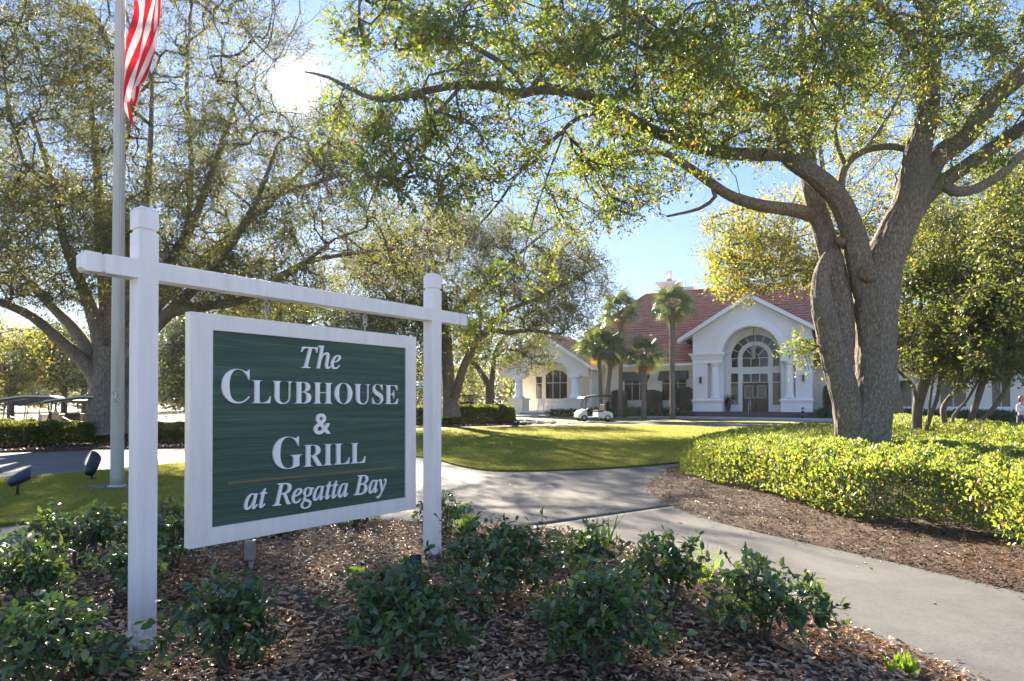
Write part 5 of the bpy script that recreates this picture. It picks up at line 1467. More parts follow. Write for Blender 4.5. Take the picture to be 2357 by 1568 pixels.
oak.append(limb([(2170, 425, TY - .3, 26), (2196, 440, TY - .3, 24), (2240, 436, TY - .2, 24), (2301, 402, TY - .1, 23), (2357, 352, TY, 22), (2450, 300, TY + .3, 18), (2580, 260, TY + .8, 10)], .16))
oak.append(limb([(2108, 350, TY - .4, 14), (2047, 337, TY + .1, 15), (1988, 348, TY + .5, 15), (1950, 378, TY + .6, 16), (1935, 425, TY + .5, 18), (1945, 480, TY + .2, 20)], .16))
oak.append(limb([(1945, 380, TY + .6, 12), (1926, 330, TY + .8, 10), (1923, 270, TY + 1, 8), (1935, 190, TY + 1.3, 5)], .2))
oak.append(limb([(1988, 348, TY + .5, 10), (2030, 290, TY + 1, 9), (2070, 220, TY + 1.4, 7), (2110, 120, TY + 1.9, 5)], .2))
# limbs reaching toward and over the viewer, above the frame
oak.append(limb([(2140, 148, TY - .8, 26), (2050, 40, TY - 2.0, 24), (1900, -80, TY - 3.5, 20), (1700, -220, TY - 5, 14), (1500, -330, TY - 5.8, 8)], .3))
THIN = .15
def nearsun(px, py):
    d_ = math.hypot(px - 682, py - 197)
    return (d_ < 62 and random.random() < .93) or (math.hypot((px - 720) / 210, (py - 350) / 270) < 1 and random.random() < THIN)
att = blobs([(2150, 90, 270, 150, 7.5, 14, 5.5), (1750, 120, 260, 150, 7, 14, 6.5), (1440, 130, 210, 160, 6.8, 12.5, 4.8), (1150, 100, 210, 120, 6.5, 11, 3.3), (890, 80, 130, 110, 6.8, 10, 1.2),
             (1500, 350, 200, 95, 8, 13, 2.6), (1370, 450, 150, 90, 8, 12.5, 1.0), (1120, 330, 160, 120, 7.5, 10, 1.35), (940, 320, 130, 120, 7.2, 9.5, 1.0),
             (1720, 290, 190, 90, 8.5, 13.5, 2.4), (1960, 250, 130, 110, 11.5, 15, 1.5), (2260, 290, 120, 110, 9, 14, 1.5), (1235, 560, 45, 110, 8.8, 9.6, .2), (1120, 660, 40, 60, 8.8, 9.4, .12), (1105, 770, 60, 60, 9.0, 9.8, .3),
             (1420, 480, 50, 40, 9, 10, .25), (1850, 815, 38, 45, 11, 11.9, .22), (780, 260, 60, 80, 7.6, 8.4, .2),
             (2000, -200, 600, 180, 7, 15, 2.5), (2550, 100, 200, 300, 8, 14, 1.5), (1200, -120, 400, 120, 6.5, 11, 1.6), (860, 350, 90, 110, 7.0, 9, .7), (1010, 420, 110, 70, 7.2, 9.4, .5)], 2150, nearsun)
Tb = at(1990, 1060, TY)
SCARS = []
for a_, b_, w_, tip in (((2002, 634), (1996, 628), 30, -.36), ((1900, 742), (1893, 738), 20, -.28), ((2052, 700), (2060, 695), 16, -.30), ((1940, 560), (1930, 552), 14, -.2)):
    SCARS.append(([at(*a_, TY - .05), at(*b_, TY + tip)], [w_ / 2 * TY / F * 1.35, w_ / 2 * TY / F]))
oak_root = make_tree('live_oak_tree', 'large forked live oak with rough bark rising out of the bright hedge on the right', 'tree', (Tb.x, TY, .1), oak, att, (.062, .029), M['bark_oak'], M['bark_twig'],
          per=6, tl=.34, lp=9, seed_step=.22, trunk_sides=72, wob=.075, parts=300, leafmat='leaf_oak', tpl=T_FOLD, droop=.12, tip_r=.0048, pw=.47, back=.85, wander=.18, jitter=.022)

for ch_ in SCARS:
    pts_ = [p - V3((Tb.x, TY, .1)) for p in ch_[0]]
    m = MB(); m.tube([pts_[0], pts_[0].lerp(pts_[1], .6), pts_[1]], [ch_[1][0] * 1.25, ch_[1][0], ch_[1][1]], 18); kn = m.build('pruned_knot', M['bark_oak'], oak_root)
    d_ = (pts_[1] - pts_[0]).normalized(); m = MB(); m.tube([pts_[1] - d_ * .01, pts_[1] + d_ * .006], [ch_[1][1] * .78, ch_[1][1] * .70], 16); m.build('cut_face', M['stake'], kn)

# --- the fan shaped oak on the left
LO = [[(252, 1000, 25, 110), (250, 940, 25, 84), (252, 890, 25, 80), (258, 840, 25, 84), (258, 800, 25, 70)],
      [(243, 910, 25, 46), (207, 850, 24.6, 34), (150, 794, 24, 26), (75, 730, 23, 21), (0, 696, 22, 18), (-90, 668, 21, 12)],
      [(246, 890, 25, 46), (210, 816, 25, 32), (169, 756, 25.5, 26), (124, 711, 26, 20), (60, 640, 27, 14), (10, 560, 28, 8)],
      [(250, 870, 25, 46), (225, 760, 25, 32), (190, 660, 25, 24), (150, 560, 24.5, 18), (120, 420, 24, 12), (70, 260, 24, 7)],
      [(255, 860, 25, 46), (250, 740, 25.5, 36), (238, 620, 26, 28), (228, 480, 26, 22), (222, 360, 26, 16), (200, 180, 26, 9)],
      [(260, 860, 25, 40), (285, 740, 25, 30), (300, 640, 24.5, 24), (330, 500, 24, 17), (345, 360, 24, 12), (350, 180, 24, 7)],
      [(268, 860, 25, 42), (320, 740, 25, 32), (370, 640, 25, 27), (430, 540, 25, 21), (480, 420, 25, 15), (540, 240, 25, 8)],
      [(270, 870, 25, 40), (340, 770, 24, 30), (420, 690, 23.5, 24), (520, 580, 23, 18), (590, 460, 23, 12), (640, 330, 23, 6)],
      [(275, 880, 25, 38), (370, 735, 24, 26), (470, 705, 23, 22), (560, 690, 22, 18), (680, 620, 21.5, 12), (770, 550, 21, 6)],
      [(300, 780, 25.5, 30), (420, 640, 26, 22), (560, 520, 26, 16), (670, 420, 26, 10), (760, 320, 26, 5)],
      [(240, 600, 26, 18), (270, 430, 26, 14), (300, 260, 26, 10), (300, 60, 26, 6)],
      [(120, 420, 24, 10), (60, 380, 23, 8), (20, 240, 23, 6), (0, 90, 23, 4)],
      [(430, 540, 25, 14), (440, 380, 26, 11), (430, 200, 27, 8), (440, 20, 27, 5)],
      [(590, 460, 23, 10), (700, 430, 22, 8), (800, 400, 22, 4)], [(560, 690, 22.5, 14), (690, 610, 22.5, 12), (800, 585, 23, 9), (890, 575, 23.5, 6), (980, 565, 24, 3)]]
THIN = .5
attL = blobs([(430, 190, 330, 210, 21, 30, 3.0), (80, 230, 220, 260, 21, 29, 3.6), (120, 560, 200, 150, 20, 29, 3.0), (450, 520, 240, 150, 20, 29, 3.4), (720, 470, 150, 150, 19, 27, 1.8), (560, 660, 220, 60, 20, 25, 1.3),
              (800, 330, 120, 160, 20, 26, .9), (610, 330, 180, 150, 21, 29, 1.6), (920, 575, 140, 85, 20, 29, .5), (350, -140, 480, 140, 20, 30, 1.8), (-200, 350, 160, 350, 20, 28, 1.2)], 6600, nearsun)
pL_ = at(252, 985, 25)
make_tree('oak_tree', 'wide spreading oak with many fanned limbs behind the flagpole', 'tree', (pL_.x, 25, -.25), [limb(l, .45) for l in LO], attL, (.092, .045), M['bark_far'], M['bark_twig'],
          per=5, tl=.8, lp=8, seed_step=.5, trunk_sides=28, wob=.06, leafmat='leaf_olive', tip_r=.009, pw=.42, back=1.6, jitter=.05)

# --- oaks in the middle distance
mid = [[(1040, 960, 38, 46), (1034, 900, 38, 30), (1028, 820, 38, 28), (1026, 750, 38, 24), (1020, 690, 38, 18), (1000, 620, 38, 11), (985, 540, 38, 6)],
       [(1040, 935, 38, 20), (1053, 894, 37.5, 20), (1065, 850, 37, 19), (1083, 812, 36.5, 18), (1105, 775, 36, 16), (1128, 760, 36, 15), (1172, 766, 35.5, 12), (1220, 760, 35, 9), (1290, 770, 35, 5)],
       [(1026, 760, 38, 18), (1053, 712, 38, 15), (1097, 668, 38, 13), (1141, 636, 38, 10), (1200, 580, 38, 7), (1260, 530, 38, 4)],
       [(1105, 775, 36, 12), (1160, 720, 36, 11), (1230, 690, 36, 9), (1310, 650, 36, 7), (1380, 610, 36, 4)],
       [(1028, 800, 38, 16), (960, 740, 38, 13), (900, 690, 38, 10), (850, 620, 38, 6)],
       [(1020, 700, 38, 12), (960, 640, 38, 9), (900, 580, 38, 6), (860, 520, 38, 4)]]
attM = blobs([(1010, 610, 190, 110, 34, 43, 3), (1210, 590, 160, 100, 34, 43, 2.2), (1320, 640, 90, 70, 34, 41, 1.1), (1150, 715, 180, 55, 33, 42, 1.6), (880, 650, 120, 90, 34, 43, 2), (960, 740, 120, 50, 34, 43, 1.4), (960, 520, 130, 60, 35, 43, 1.0), (1110, 520, 110, 50, 35, 43, .7), (1290, 740, 90, 40, 33, 38, .6)], 3000)
b_ = at(1040, 940, 38)
make_tree('oak_tree', 'dark trunked oak rising right of the sign with thin foliage against the sky', 'tree', (b_.x, 38, .1), [limb(l, .7) for l in mid], attM, (.12, .06), M['bark_far'], M['bark_twig'],
          per=5, tl=1.0, lp=6, seed_step=.7, leafmat='leaf_olive', tip_r=.012, back=2, jitter=.08)
m4 = [[(1127, 950, 46, 22), (1127, 900, 46, 20), (1128, 880, 46, 21)], [(1127, 890, 46, 14), (1109, 860, 46, 13), (1094, 837, 46, 12), (1075, 815, 46, 8), (1040, 790, 46, 4)],
      [(1129, 890, 46, 14), (1135, 853, 46, 12), (1138, 820, 46, 10), (1150, 790, 46, 8), (1175, 760, 46, 5)], [(1138, 825, 46, 9), (1160, 805, 45.5, 7), (1190, 808, 45, 6), (1230, 830, 45, 3)]]
att4 = blobs([(1120, 800, 100, 45, 43, 49, 2), (1190, 770, 80, 40, 43, 49, 1.2), (1225, 825, 60, 35, 43, 47, .7), (1060, 830, 50, 50, 43, 48, .6)], 420)
b_ = at(1127, 945, 46)
make_tree('oak_tree', 'small oak with a low forked trunk left of the clubhouse porch', 'tree', (b_.x, 46, .2), [limb(l, .5) for l in m4], att4, (.12, .06), M['bark_far'], M['bark_twig'], per=5, tl=.8, lp=6, seed_step=.7, leafmat='leaf_olive', tip_r=.012, back=1.5, jitter=.08)

# --- dark evergreens and pale trees behind
def simple_tree(name, label, px, Y, trunk_w, top, bl, count, leafmat, leaf=(.16, .08), per=4, lp=6, tl=1.0, bark='bark_far', base_py=950, lean=0):
    b = at(px, base_py, Y)
    z = float(hg(b.x, Y)) - .05
    tp = at(px + lean, top, Y)
    l = catmull([Vector((b.x, Y, z)), Vector((b.x + .1, Y, z + (tp.z - z) * .5)), tp], [trunk_w / 2 * Y / F, trunk_w * .4 * Y / F, trunk_w * .12 * Y / F], .8)
    return make_tree(name, label, 'tree', (b.x, Y, z), [l], blobs(bl, count), leaf, M[bark], M['bark_twig'], per=per, tl=tl, lp=lp, seed_step=1.0, leafmat=leafmat, tip_r=.014, back=2, jitter=.12)
simple_tree('magnolia_tree', 'dark leaved magnolia behind the golf carts left of the oak trunk', 145, 42, 14, 760, [(150, 830, 85, 65, 38, 46, 2), (120, 790, 50, 40, 38, 46, .6), (225, 890, 22, 45, 39, 44, .3)], 420, 'leaf_dark', (.2, .1))
simple_tree('magnolia_tree', 'dense dark evergreen tree filling the gap behind the sign board', 640, 36, 26, 640, [(640, 790, 260, 110, 32, 40, 4), (420, 830, 70, 110, 33, 39, 1.4), (860, 800, 130, 90, 33, 40, 1.6), (700, 900, 300, 60, 33, 38, 1.2)], 1500, 'leaf_dark', (.17, .085), 5, 6)
simple_tree('oak_tree', 'sunlit yellow green tree at the far left behind the golf carts', 25, 38, 16, 760, [(20, 850, 90, 70, 34, 42, 2), (-60, 800, 80, 120, 34, 42, 1.2), (60, 790, 50, 40, 34, 42, .5)], 520, 'leaf_gold', (.15, .07), lean=50)
simple_tree('oak_tree', 'slim grey stemmed tree seen left of the clubhouse porch beam', 1000, 52, 12, 820, [(985, 860, 45, 55, 49, 55, 1), (1080, 885, 40, 35, 50, 56, .7)], 200, 'leaf_olive', (.17, .08))
simple_tree('oak_tree', 'olive oak crown far behind the left side of the sign beam', 470, 55, 14, 640, [(330, 760, 150, 90, 50, 60, 2), (560, 720, 170, 70, 50, 60, 2)], 500, 'leaf_olive', (.2, .1))

# --- multi stemmed trees on the right
def zl(lst, Y): return [(*zr(a, b), Y + dy, w) for a, b, w, dy in lst]
ms = [zl([(490, 1420, 26, 0), (480, 1300, 20, 0), (490, 1050, 22, 0), (540, 820, 26, 0), (600, 600, 28, 0), (600, 300, 20, .2), (560, 0, 12, .5), (520, -300, 6, 1)], 19),
      zl([(585, 1400, 11, -.4), (600, 1290, 10, -.4), (650, 1150, 9, -.4), (725, 950, 8.5, -.5), (765, 700, 8, -.6), (758, 450, 6, -.6), (810, 220, 5, -.7), (960, 60, 4, -1)], 19),
      zl([(620, 1260, 6, -.5), (655, 860, 5.5, -.6), (735, 450, 4.5, -.8), (800, 250, 3, -1)], 19),
      zl([(860, 1420, 15, -.2), (840, 1310, 13, -.2), (800, 1090, 13, -.1), (860, 960, 12, 0), (1010, 800, 11, .3), (1200, 600, 9, .6), (1350, 400, 6, 1)], 19),
      zl([(480, 1000, 8, -.1), (440, 800, 8, -.3), (330, 680, 7, -.5), (200, 540, 5, -.8), (120, 420, 3, -1)], 19)]
ms2 = [zl([(1060, 1430, 16, 0), (1090, 1320, 14, 0), (1160, 1140, 14, 0), (1250, 860, 15, 0), (1290, 730, 14, 0), (1450, 530, 10, -.2), (1650, 300, 7, -.4), (1800, 100, 4, -.6)], 18),
       zl([(1150, 1400, 12, -.1), (1190, 1280, 11, -.1), (1400, 1080, 10, -.4), (1560, 850, 9, -.6), (1650, 600, 7, -.8), (1710, 400, 5, -1)], 18),
       zl([(900, 1400, 8, .3), (930, 1150, 7, .3), (1080, 980, 6.5, .3), (1230, 720, 5, .3), (1240, 600, 4, .2), (1180, 420, 3, 0)], 18),
       zl([(1290, 730, 9, 0), (1230, 560, 7, .3), (1300, 300, 5, .6), (1250, 0, 3, 1)], 18)]
att6 = blobs([(2130, 700, 100, 130, 16.5, 21.5, 3), (2230, 760, 120, 80, 16, 20.5, 3), (2150, 830, 90, 35, 16.5, 20, 1.0), (2080, 640, 50, 90, 17.5, 21, .8), (2200, 600, 120, 90, 17, 21.5, 2), (2140, 500, 90, 60, 18, 22, .9)], 1020)
b_ = at(*zr(490, 1350), 19)
make_tree('multi_stem_tree', 'small multi stemmed evergreen tree with a thick trunk just right of the big oak', 'tree', (b_.x, 19, .1), [limb(l, .25) for l in ms], att6, (.095, .05), M['bark_pale'], M['bark_twig'],
          per=5, tl=.5, lp=7, seed_step=.35, leafmat='leaf_mid', tip_r=.008, back=1, jitter=.05)
att7 = blobs([(2300, 740, 110, 110, 14.5, 20, 3), (2330, 560, 100, 120, 15, 20, 2.4), (2230, 850, 60, 30, 15.5, 18.5, .4), (2420, 650, 80, 200, 14, 20, 1.5), (2320, 850, 50, 25, 15, 18, .4), (2350, 430, 110, 90, 15, 20, 1.4)], 950)
b_ = at(*zr(1080, 1360), 18)
make_tree('multi_stem_tree', 'small multi stemmed evergreen tree with leaning stems at the right edge', 'tree', (b_.x, 18, .1), [limb(l, .25) for l in ms2], att7, (.095, .05), M['bark_pale'], M['bark_twig'],
          per=5, tl=.5, lp=7, seed_step=.35, leafmat='leaf_mid', tip_r=.008, back=1, jitter=.05)
# --- golden leaved oak behind the big trunk
gl_ = [[(2060, 960, 30, 40), (2040, 820, 30, 34), (2010, 700, 30, 26), (1960, 560, 30, 18), (1900, 420, 30, 12), (1880, 250, 30, 7)],
       [(2010, 700, 30, 16), (1900, 640, 29, 12), (1780, 610, 28, 9), (1680, 590, 27, 5)], [(2030, 780, 30, 18), (2130, 640, 30, 14), (2240, 520, 30, 10), (2330, 420, 30, 6)],
       [(1960, 560, 30, 12), (1850, 500, 30, 9), (1730, 480, 30, 6), (1640, 500, 30, 3)], [(2000, 660, 30, 14), (2050, 520, 30, 10), (2090, 380, 30, 7), (2120, 250, 30, 4)]]
att8 = blobs([(1740, 600, 120, 70, 24, 32, 1.9), (1850, 540, 150, 110, 25, 33, 2.6), (1680, 520, 60, 50, 26, 31, .5), (2010, 430, 150, 130, 25, 33, 1.6), (2240, 500, 150, 130, 24, 33, 2.4), (1940, 640, 100, 70, 25, 32, 1), (2120, 580, 100, 80, 25, 33, 1), (1950, 250, 350, 90, 26, 34, 1.6), (1680, 650, 50, 40, 25, 29, .35)], 1500)
b_ = at(2060, 950, 30)
make_tree('oak_tree', 'oak with yellow and orange leaves standing behind the big forked trunk', 'tree', (b_.x, 30, .1), [limb(l, .6) for l in gl_], att8, (.13, .07), M['bark_far'], M['bark_twig'],
          per=5, tl=.8, lp=6, seed_step=.6, leafmat='leaf_gold', tip_r=.010, back=1.6, jitter=.07)

# --- palms
def frond_mesh(dry=False):
    V = []; Tt = []
    n = 22
    pet = .75
    V += [(0, .012, 0), (0, -.012, 0), (pet, .008, .02), (pet, -.008, .02)]; Tt += [(0, 1, 2), (1, 3, 2)]
    for k in range(n):
        a = (k / (n - 1) - .5) * (R(235)); L = .80 * (1 - .22 * abs(k / (n - 1) - .5) * 2) * random.uniform(.93, 1.05)
        d = np.array((math.cos(a), math.sin(a), .02)); s = np.array((-math.sin(a), math.cos(a), 0))
        b = np.array((pet, 0, .02)); i = len(V)
        dz = -.10 - .10 * random.random() - .12 * (abs(a) / 2)
        V += [tuple(b), tuple(b + d * L * .5 + s * .034 + (0, 0, .03 + .02 * (k % 2))), tuple(b + d * L * .5 - s * .034 + (0, 0, .03)), tuple(b + d * L + (0, 0, dz * 1.6))]
        Tt += [(i, i + 2, i + 1), (i + 1, i + 2, i + 3)]
    me = bpy.data.meshes.new('frond'); me.from_pydata(V, [], Tt); me.materials.append(M['leaf_palm_dry' if dry else 'leaf_palm'])
    return me
FM = [frond_mesh() for _ in range(4)]; FD = frond_mesh(True)
def palm(px, base_py, crown_py, w, Y, label, n=38, size=1.0, dry=4, lean=0.0):
    x = (px - 1178.5) / F * Y; z0 = float(hg(x, Y))
    r = empty('palm_tree', (x, Y, z0), random.random() * 6, label, 'palm tree', 'cabbage palms in front of the clubhouse')
    ztop = EYE + (930 - crown_py) * Y / F - z0
    rad = w / 2 * Y / F
    lx = lean * Y / F
    pts = [(lx * t * t, 0, -.2 + (ztop + .1) * t) for t in np.linspace(0, 1, 12)]
    r.rotation_euler = (0, 0, 0)
    m = MB(); m.tube(pts, [rad * 1.15] + [rad] * 8 + [rad * 1.1, rad * 1.25, rad * .9], 14); m.build('trunk', M['palm_bark'], r)
    m = MB()
    for k in range(34):
        a = k * 2.4; z = ztop - 1.1 + k * .032
        d = V3((math.cos(a), math.sin(a), 0)); p = V3((lx, 0, z)) + d * rad * .9
        m.bar(p, p + d * .14 + V3((0, 0, .30)), .10, .03)
    b = m.build('leaf_boots', M['palm_boot'], r); b['kind'] = 'stuff'
    for k in range(n + dry):
        isd = k >= n
        a = k * 2.399 + random.random() * .3
        el = (1.35 - 1.9 * (k / n) ** .8) + random.gauss(0, .1) if not isd else -1.1 + random.gauss(0, .15)
        o = bpy.data.objects.new('frond', FD if isd else random.choice(FM)); COL.objects.link(o); o.parent = r
        o.location = (lx, 0, ztop - (.1 if not isd else .3)); o.rotation_euler = (random.gauss(0, .5), -el, a); s = size * random.uniform(.75, 1.1) * (.7 if isd else 1); o.scale = (s, s, s)
    return r
palm(1548, 945, 700, 12, 51, 'tallest single palm standing alone between the two awning windows', 28, 1.55)
palm(1482, 950, 815, 11, 51.5, 'short palm in front of the gap between the awning windows', 24, 1.35)
palm(1428, 950, 712, 11, 55, 'tall palm with its crown against the roof left of the lone palm', 26, 1.5)
palm(1383, 950, 795, 9, 53, 'leftmost palm of the close pair by the parked golf cart', 26, 1.5, lean=-6)
palm(1397, 950, 805, 11, 52.5, 'right hand palm of the close pair by the parked golf cart', 24, 1.4, lean=12)
palm(1086, 950, 790, 13, 62, 'palm with a bare tan trunk behind the small forked oak', 30, 1.2)
palm(194, 945, 850, 12, 46, 'small palm with hanging dry fronds behind the golf carts', 22, 1.0, 14)

# clipped bushes against the clubhouse wall
def clipped_bush(s, d, rad, h, label):
    p = bw_(s, d); z0 = float(hg(p.x, p.y)) + .05
    r = empty('clipped_bush', (p.x, p.y, z0), 0, label, 'bush', 'clipped round bushes along the clubhouse wall')
    n = 5200
    u = rng.random(n) * 2 * PI; zz_ = rng.random(n) ** .9 * h
    prof = np.minimum(1, np.sqrt(np.clip(1 - np.clip((zz_ / h - .8) / .2, 0, 1) ** 2, 0.03, 1))) * np.clip(.75 + zz_ / h, 0, 1)
    rr_ = rad * prof * (1 + .05 * np.sin(u * 3 + zz_ * 4)) * (1 - .12 * rng.random(n))
    top = rng.random(n) < .2
    rr_ = np.where(top, rad * np.sqrt(rng.random(n)) * .9, rr_); zz_ = np.where(top, h * (1 - .14 * (rr_ / rad) ** 2), zz_)
    P = np.stack([rr_ * np.cos(u), rr_ * np.sin(u), zz_], 1); Nn = np.stack([np.cos(u), np.sin(u), .4 * np.ones(n)], 1) + rng.normal(size=(n, 3)) * .5
    leaves('foliage', P, rvec(n) + (0, 0, .3), Nn, .10, .05, T_FOLD, M['leaf_dark'], r)
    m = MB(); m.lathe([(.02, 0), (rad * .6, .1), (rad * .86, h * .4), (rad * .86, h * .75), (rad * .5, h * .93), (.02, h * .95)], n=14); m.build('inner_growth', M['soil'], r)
    m = MB(); m.tube([(0, 0, -.1), (0, 0, .5)], .05, 6); m.build('stem', M['bark_twig'], r)
bx = lambda zx, d: bs((1300 + zx / 2.357) / 1.18795, d)
clipped_bush(bx(925, .6), .6, .78, 2.25, 'clipped dark bush left of the first awning window')
clipped_bush(bx(1140, .5), .5, .92, 2.2, 'rounded clipped bush between the two awning windows')
clipped_bush(bx(1348, .3), .3, .80, 2.45, 'tall clipped bush beside the entrance left pier')
clipped_bush(5.6, 1.2, .62, 2.6, 'clipped dark bush right of the entrance partly behind the oak trunk')
# strap leaved border plants
def strap_bed(name, label, pts, n, h=.75):
    c = pts[0]
    r = empty(name, (c[0], c[1], float(hg(*c))), 0, label, 'border plants')
    P = []
    for q in pts:
        for _ in range(n): P.append((q[0] - c[0] + random.gauss(0, .22), q[1] - c[1] + random.gauss(0, .22), float(hg(*q)) - float(hg(*c)) + .03))
    P = np.array(P); D = rng.normal(size=P.shape) * .45 + (0, 0, 1)
    leaves('leaf_blades', P, D, rvec(len(P)), h * rng.uniform(.6, 1.15, len(P)), .13, T_STRAP, M['leaf_strap'], r)
def along(s0, s1, d0, d1, k): return [tuple(bw_(s0 + (s1 - s0) * random.random(), d0 + (d1 - d0) * random.random())[:2]) for _ in range(k)]
strap_bed('border_plants', 'dark strap leaved plants along the foot of the left wall', along(-15.5, -5.6, -1.6, .6, 95), 26)
strap_bed('border_plants', 'low strap leaved plants left of the parked golf cart', along(-17.8, -15.2, -1.9, -.6, 20), 22, .6)
strap_bed('border_plants', 'strap leaved plants right of the entrance steps', along(4.9, 9.5, -1.2, 1.0, 50), 26)
strap_bed('border_plants', 'bright green plants below the right wing windows', along(9.5, 20, -.8, 2.2, 90), 24, .8)
# pale stones near the hedge end
p = gp(1222, 975)
for k in range(9):
    q = (p[0] + random.uniform(-1.0, 1.8), p[1] + random.uniform(-.8, .8))
    bm = bmesh.new(); bmesh.ops.create_icosphere(bm, subdivisions=2, radius=random.uniform(.12, .26))
    for v in bm.verts: v.co *= random.uniform(.85, 1.15); v.co.z *= .6
    me = bpy.data.meshes.new('stone'); bm.to_mesh(me); bm.free()
    o = link('stone', me, None, [M['stone']]); o.location = onhg(q, .08); tag(o, 'pale rough stone in the small heap at the end of the long hedge', 'stone', 'pale stones heaped at the hedge end')

# ------------------------------------------------------------------ hedges
def hedge(name, label, pg, H, zf, n, leaf, mat, tpl=T_FOLD, side=.5, parts=0, seed=0, group=None, holes=()):
    c = np.mean(np.array(pg), 0); base = (float(c[0]), float(c[1]), 0)
    r = empty(name, base, 0, label, 'hedge', group)
    xs = [p[0] for p in pg]; ys = [p[1] for p in pg]
    def bump(P): return .055 * np.sin(P[:, 0] * 3.3 + seed) * np.cos(P[:, 1] * 2.7) + .04 * np.sin(P[:, 0] * 7.1 + P[:, 1] * 5.3) + .03 * np.sin(P[:, 0] * 13 - P[:, 1] * 11)
    out = []
    tot = 0
    while tot < n:
        P = np.stack([rng.uniform(min(xs), max(xs), n), rng.uniform(min(ys), max(ys), n)], 1)
        keep = rng.random(n) < np.clip((9.0 / np.maximum(P[:, 1], 4)) ** 1.1, .12, 1)
        P = P[keep]; P = P[inside(P, pg)]
        for (hx, hy, hr) in holes: P = P[np.hypot(P[:, 0] - hx, P[:, 1] - hy) > hr]
        out.append(P); tot += len(P)
    P = np.concatenate(out)[:n]
    d = edge_dist(P, pg)
    f = np.sqrt(np.clip(1 - (1 - np.clip(d / .42, 0, 1)) ** 2, 0, 1))
    zt = zf(P[:, 0], P[:, 1]) + .12 + (H - .12) * f + bump(P) * f
    z = zt - np.abs(rng.normal(size=len(P))) * .035
    # flanks: extra leaves at every height near the rim
    k = int(n * side); PS = []
    while sum(map(len, PS)) < k:
        i = rng.integers(0, len(pg), k); t = rng.random(k)
        a = np.array(pg)[i]; b = np.array(pg)[(i + 1) % len(pg)]
        L = np.hypot(*(b - a).T)
        q = a + (b - a) * t[:, None]
        kk = (rng.random(k) < L / max(L.max(), 1e-6)) & (rng.random(k) < np.clip((9.0 / np.maximum(q[:, 1], 4)) ** 1.2, .1, 1))
        PS.append(q[kk])
    Q = np.concatenate(PS)[:k]
    cc = c[None, :] - Q; cc /= np.maximum(np.hypot(cc[:, 0], cc[:, 1])[:, None], .1)
    w_ = rng.random(k) ** 1.15
    Q = Q + cc * (.02 + .24 * w_[:, None] ** 2) + rng.normal(size=Q.shape) * .05
    zs = zf(Q[:, 0], Q[:, 1]) + .05 + (H - .02) * w_ * .97
    allP = np.concatenate([np.column_stack([P, z]), np.column_stack([Q, zs])])
    m_ = len(allP)
    D = rng.normal(size=(m_, 3)) * .55 + (0, 0, .75); Nn = rng.normal(size=(m_, 3)) * .6 + (0, -.25, .9)
    L = leaf[0] * rng.uniform(.7, 1.25, m_)
    allP = allP - np.array(base)
    if parts:
        wv = allP + np.array(base)
        px = CX + F * wv[:, 0] / wv[:, 1]
        key = np.where((px > 0) & (px < 2350), np.linalg.norm(wv - (0, 0, EYE), axis=1) / L - (wv[:, 2] > .3) * 20, 1e9)
        ix = np.argsort(key)[:parts]
        leaf_objects(allP[ix], D[ix], Nn[ix], L[ix], single_leaf_meshes(mat, T_NEAR, M[mat], leaf[1] / leaf[0]), r)
        kp = np.ones(m_, bool); kp[ix] = False; allP, D, Nn, L = allP[kp], D[kp], Nn[kp], L[kp]
    leaves('foliage', allP, D, Nn, L, L * leaf[1] / leaf[0], tpl, M[mat], r)
    # woody inside
    tw = []
    for _ in range(min(1500, n // 40)):
        q = P[random.randrange(len(P))]; zz0 = float(zf(np.array([q[0]]), np.array([q[1]]))[0])
        e = (q[0] + random.gauss(0, .12), q[1] + random.gauss(0, .12))
        tw.append(([V3((q[0] - base[0], q[1] - base[1], zz0 - .02)), V3((e[0] - base[0], e[1] - base[1], zz0 + H * .8))], [.006, .003]))
    t = tubes_mesh('stems', tw, M['bark_twig'], r, lambda q: 3); t['kind'] = 'stuff'
    return r
hb = [(1566, 1080), (1640, 1113), (1733, 1130), (1821, 1156), (1908, 1180), (1995, 1200), (2126, 1208), (2257, 1230), (2357, 1262), (2500, 1300)]
hp = smooth_poly([gp(a, b, .15) for a, b in hb] + [(7.2, 6.0), (8.1, 8.2), (8.2, 10.5), (9.6, 14.6), (11.2, 19.3), (9.0, 20.9), (7.2, 20.4), (5.0, 16.8), (3.8, 14.4)], 1)
hedge('hedge', 'bright yellow green leafy hedge mass surrounding the big forked oak trunk', hp, .60, bedRz, 62000, (.058, .030), 'leaf_hedge', T_FOLD, .42, 300, 0, None, [(Tb.x, TY, .50)])
hedge('hedge', 'second bright hedge curving behind the multi stemmed trees at right', smooth_poly([(9.2, 11.0), (9.3, 12.6), (11.2, 16.5), (13.2, 23.0), (15.3, 29.0), (17.5, 30.5), (17.2, 27.5), (15.3, 22.5), (13.6, 17.5), (12.4, 12.8), (11.4, 10.2)], 1), .72, bedRz, 30000, (.065, .034), 'leaf_hedge', T_FOLD, .5, 0, 2)
hfl = [gp(a, b, .05) for a, b in ((-900, 1062), (-400, 1045), (0, 1031), (200, 1024), (425, 1021), (600, 1004), (800, 988), (930, 979))]
hedge('hedge', 'long dark green clipped hedge in front of the golf carts at left', smooth_poly(hfl + [(x - .3, y + 1.7) for x, y in reversed(hfl)], 1), .80, flat(.05), 85000, (.08, .042), 'leaf_hedge_far', T_FOLD, .9, 0, 4)
hfr = [gp(a, b, .05) for a, b in ((940, 978.5), (1020, 976), (1100, 974), (1180, 972))]
